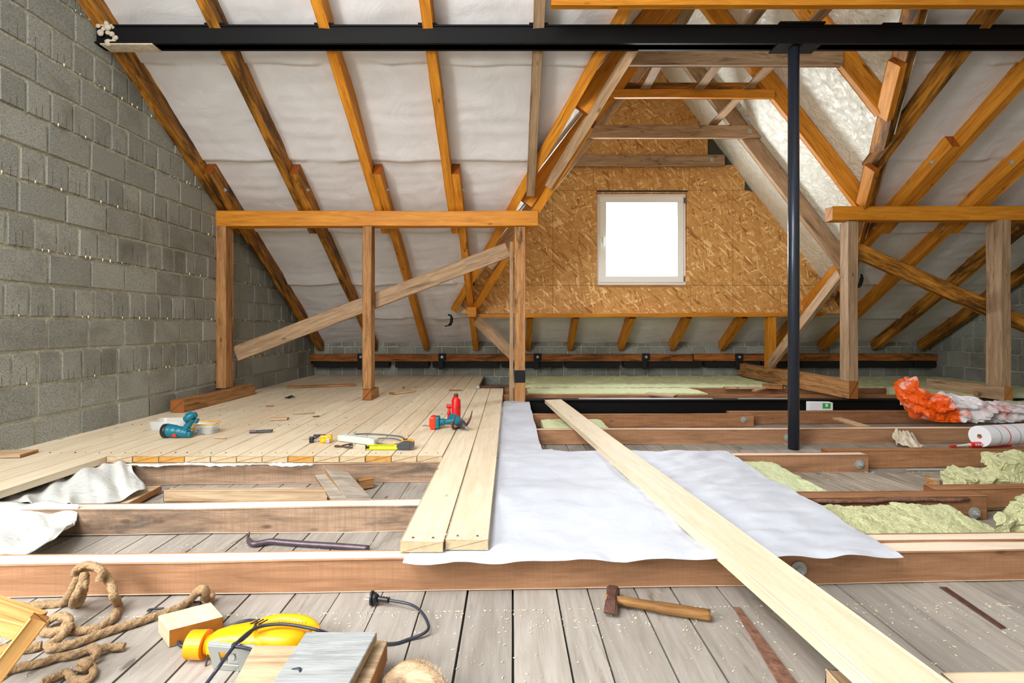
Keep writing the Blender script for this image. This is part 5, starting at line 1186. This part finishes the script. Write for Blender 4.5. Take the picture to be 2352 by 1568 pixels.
for A, B in zip(rings, rings[1:]+rings[:1]):
    for k in range(24): bm.faces.new((A[k], A[(k+1) % 24], B[(k+1) % 24], B[k]))
part('core', bm, M['scrap'], t, 'brown cardboard core')
for x, m, w in ((-0.13, 'cordgrey', 0.003), (-0.06, 'pink', 0.007), (0.02, 'cordgrey', 0.003)):
    bm = bmesh.new(); a_cyl(bm, (x-w/2, 0, 0), (x+w/2, 0, 0), rr_+0.0006, seg=40); part('printed_line', bm, M[m], t)
c = fl(2232, 1028, JT); t = thing('sealant_tube', 'red sealant tube with white nozzle lying in front of the roll', 'tube', (c.x, c.y+0.012, JT+0.016))
bm = bmesh.new(); a_cyl(bm, (0, 0, 0), (0.26, 0.02, 0), 0.0165, seg=24); part('body', bm, M['red'] if False else M['jack'], t)
bm = bmesh.new(); a_cyl(bm, (-0.10, -0.008, -0.006), (0, 0, 0), 0.004, 0.010, 14); part('nozzle', bm, M['white'], t, 'white nozzle')
bm = bmesh.new(); a_cyl(bm, (-0.135, -0.011, -0.008), (-0.095, -0.0078, -0.006), 0.004, 0.0075, 12); part('cap', bm, M['jack'], t, 'red cap')
bm = bmesh.new()
for k in range(5): a_box(bm, (0.025+k*0.016, -0.0145, 0.004), (0.009, 0.003, 0.012), Rz(0.08))
part('white_lettering', bm, M['white'], t)
bm = bmesh.new()
for k in range(5): a_box(bm, (0.12+k*0.02, -0.008, 0.003), (0.014, 0.005, 0.010), Rz(0.08))
part('blue_lettering', bm, M['blue'], t)
# --- green and white box
c = pt(1882, 940, 4.62); t = thing('small_box', 'small white and green carton in front of the steel floor beam, right of the pole', 'box', (c.x, 4.62, 0.0), -0.1)
bm = bmesh.new(); a_box(bm, (0, 0, 0.075), (0.2, 0.07, 0.15), bev=0.002); cb = part('carton', bm, M['paper'], t)
bm = bmesh.new(); a_box(bm, (0.045, -0.0355, 0.12), (0.07, 0.002, 0.05)); part('green_print', bm, M['green'], t)
bm = bmesh.new(); a_box(bm, (0.045, -0.037, 0.125), (0.02, 0.002, 0.025)); part('white_mark', bm, M['paper'], t)
# --- crumpled grey bark or felt leaning on the joist
sheet('crumpled_paper', [pt(2050, 992, 3.6), pt(2075, 988, 3.6), pt(2098, 1002, 3.58)], [pt(2060, 1022, 3.52), pt(2090, 1026, 3.42), pt(2128, 1028, 3.4)], 24, 16, wr(0.03, 6, 3), M['mortar'], 0.002, 'crumpled grey paper scrap leaning against the joist behind the pole', 'scrap')
# --- scraps among the joists
GS = 'wood scraps among the joists'
scrap('wood_scrap', 1518, 909, 0.30, 0.10, 0.02, -0.7, M['scrap'], 'flat offcut bridging the steel floor beam above the sheet', z=0.147, group=GS)
scrap('wood_scrap', 1715, 893, 0.5, 0.06, 0.02, -0.05, M['scrap'], 'pale stick on the pile left of the long right sill', z=0.14, group=GS)
scrap('wood_scrap', 1745, 897, 0.35, 0.05, 0.02, 0.8, M['scrap'], 'crossed stick on the pile left of the long right sill', z=0.155, group=GS)
scrap('wood_scrap', 1775, 892, 0.2, 0.10, 0.05, -0.6, M['post'], 'dark broken block on the pile left of the long right sill', z=0.15, group=GS)
slab('wood_scrap', [pt(1912, 959, 4.1), pt(1932, 958, 4.1), pt(2000, 978, 3.75), pt(1972, 978, 3.73)], 0.018, M['scrap'], 'thin board leaning between joists right of the steel pole', 'wood scrap', GS)
scrap('wood_scrap', 2142, 1113, 0.04, 0.04, 0.03, 0.2, M['scrap'], 'small splintered block near the bark-edged joist', z=0.03, group=GS)
scrap('wood_scrap', 2250, 1106, 0.5, 0.1, 0.02, 0.0, M['scrapgrey'], 'flat grey board behind the small splintered block', z=0.02, group=GS)
scrap('plastic_strip', 2140, 1080, 0.30, 0.012, 0.004, 0.02, M['white'], 'thin white plastic strip on the floor under the right-hand joists', 'strip', GS, z=0.004)
scrap('wood_scrap', 2280, 860+45, 0.5, 0.04, 0.03, 0.3, M['grey'], 'greyed stick far back beyond the second right post', z=0.17, group=GS)
# --- sawdust and chips
bm = bmesh.new(); rr = random.Random(21)
def chip(x, y, z, s):
    a = rr.uniform(0, 6.28); l = s*rr.uniform(0.6, 2.2); w = s*rr.uniform(0.3, 0.7); ca, sa = math.cos(a), math.sin(a); t_ = s*0.4
    P = [(-l, -w), (l, -w), (l, w), (-l, w)]; b = [bm.verts.new((x+px*ca-py*sa, y+px*sa+py*ca, z)) for px, py in P]; tp_ = [bm.verts.new((x+px*ca*0.8-py*sa*0.8, y+px*sa*0.8+py*ca*0.8, z+t_)) for px, py in P]
    bm.faces.new(tp_)
    for i in range(4): bm.faces.new((b[i], b[(i+1) % 4], tp_[(i+1) % 4], tp_[i]))
for k in range(2600):
    x = rr.uniform(-1.6, 2.3); y = rr.uniform(0.8, 1.55) if rr.random() < 0.55 else 1.55-abs(rr.gauss(0, 0.09))
    y = min(y, 1.50+0.03*x)
    chip(x, y, 0.0, rr.choice((0.0008, 0.001, 0.0014, 0.0025)))
for k in range(1200): chip(rr.uniform(-2.3, -0.4), rr.uniform(1.65, 1.98), 0.0, rr.choice((0.001, 0.0014, 0.002)))
for k in range(1200):
    chip(rr.gauss(2.3, 0.3), rr.gauss(2.72, 0.09), 0.0, rr.choice((0.0012, 0.002, 0.003)))
for k in range(500): chip(rr.uniform(0.6, 2.0), rr.uniform(2.35, 2.85), 0.024, 0.0014)
for k in range(700):
    v = rr.random(); chip(0.4075+0.105*(4.68-(0.8+v*3))+rr.uniform(-0.07, 0.07), 0.8+v*3, JT+0.0385+0.02*v, 0.001)
for k in range(300): chip(rr.uniform(-0.35, -0.08), 1.67+abs(rr.gauss(0, 0.05)), DT+0.002, 0.0014)
tag(mkobj('sawdust', bm, M['chips']), 'pale sawdust and wood chips scattered over the floor boards', 'sawdust', kind='stuff')

slab('bark_strip', [fl(1683, 1392, 0.004), fl(1700, 1393, 0.004), fl(1850, 1590, 0.004), fl(1800, 1590, 0.004)], 0.004, M['bark'], 'reddish bark edge along a floor board left of the loose plank', 'bark', 'bark edges of floor boards')
slab('bark_strip', [fl(2156, 1346, 0.004), fl(2175, 1347, 0.004), fl(2312, 1440, 0.004), fl(2298, 1442, 0.004)], 0.004, M['rust'], 'dark grey bark edge along a floor board at the right, before the nearest joist', 'bark', 'bark edges of floor boards')
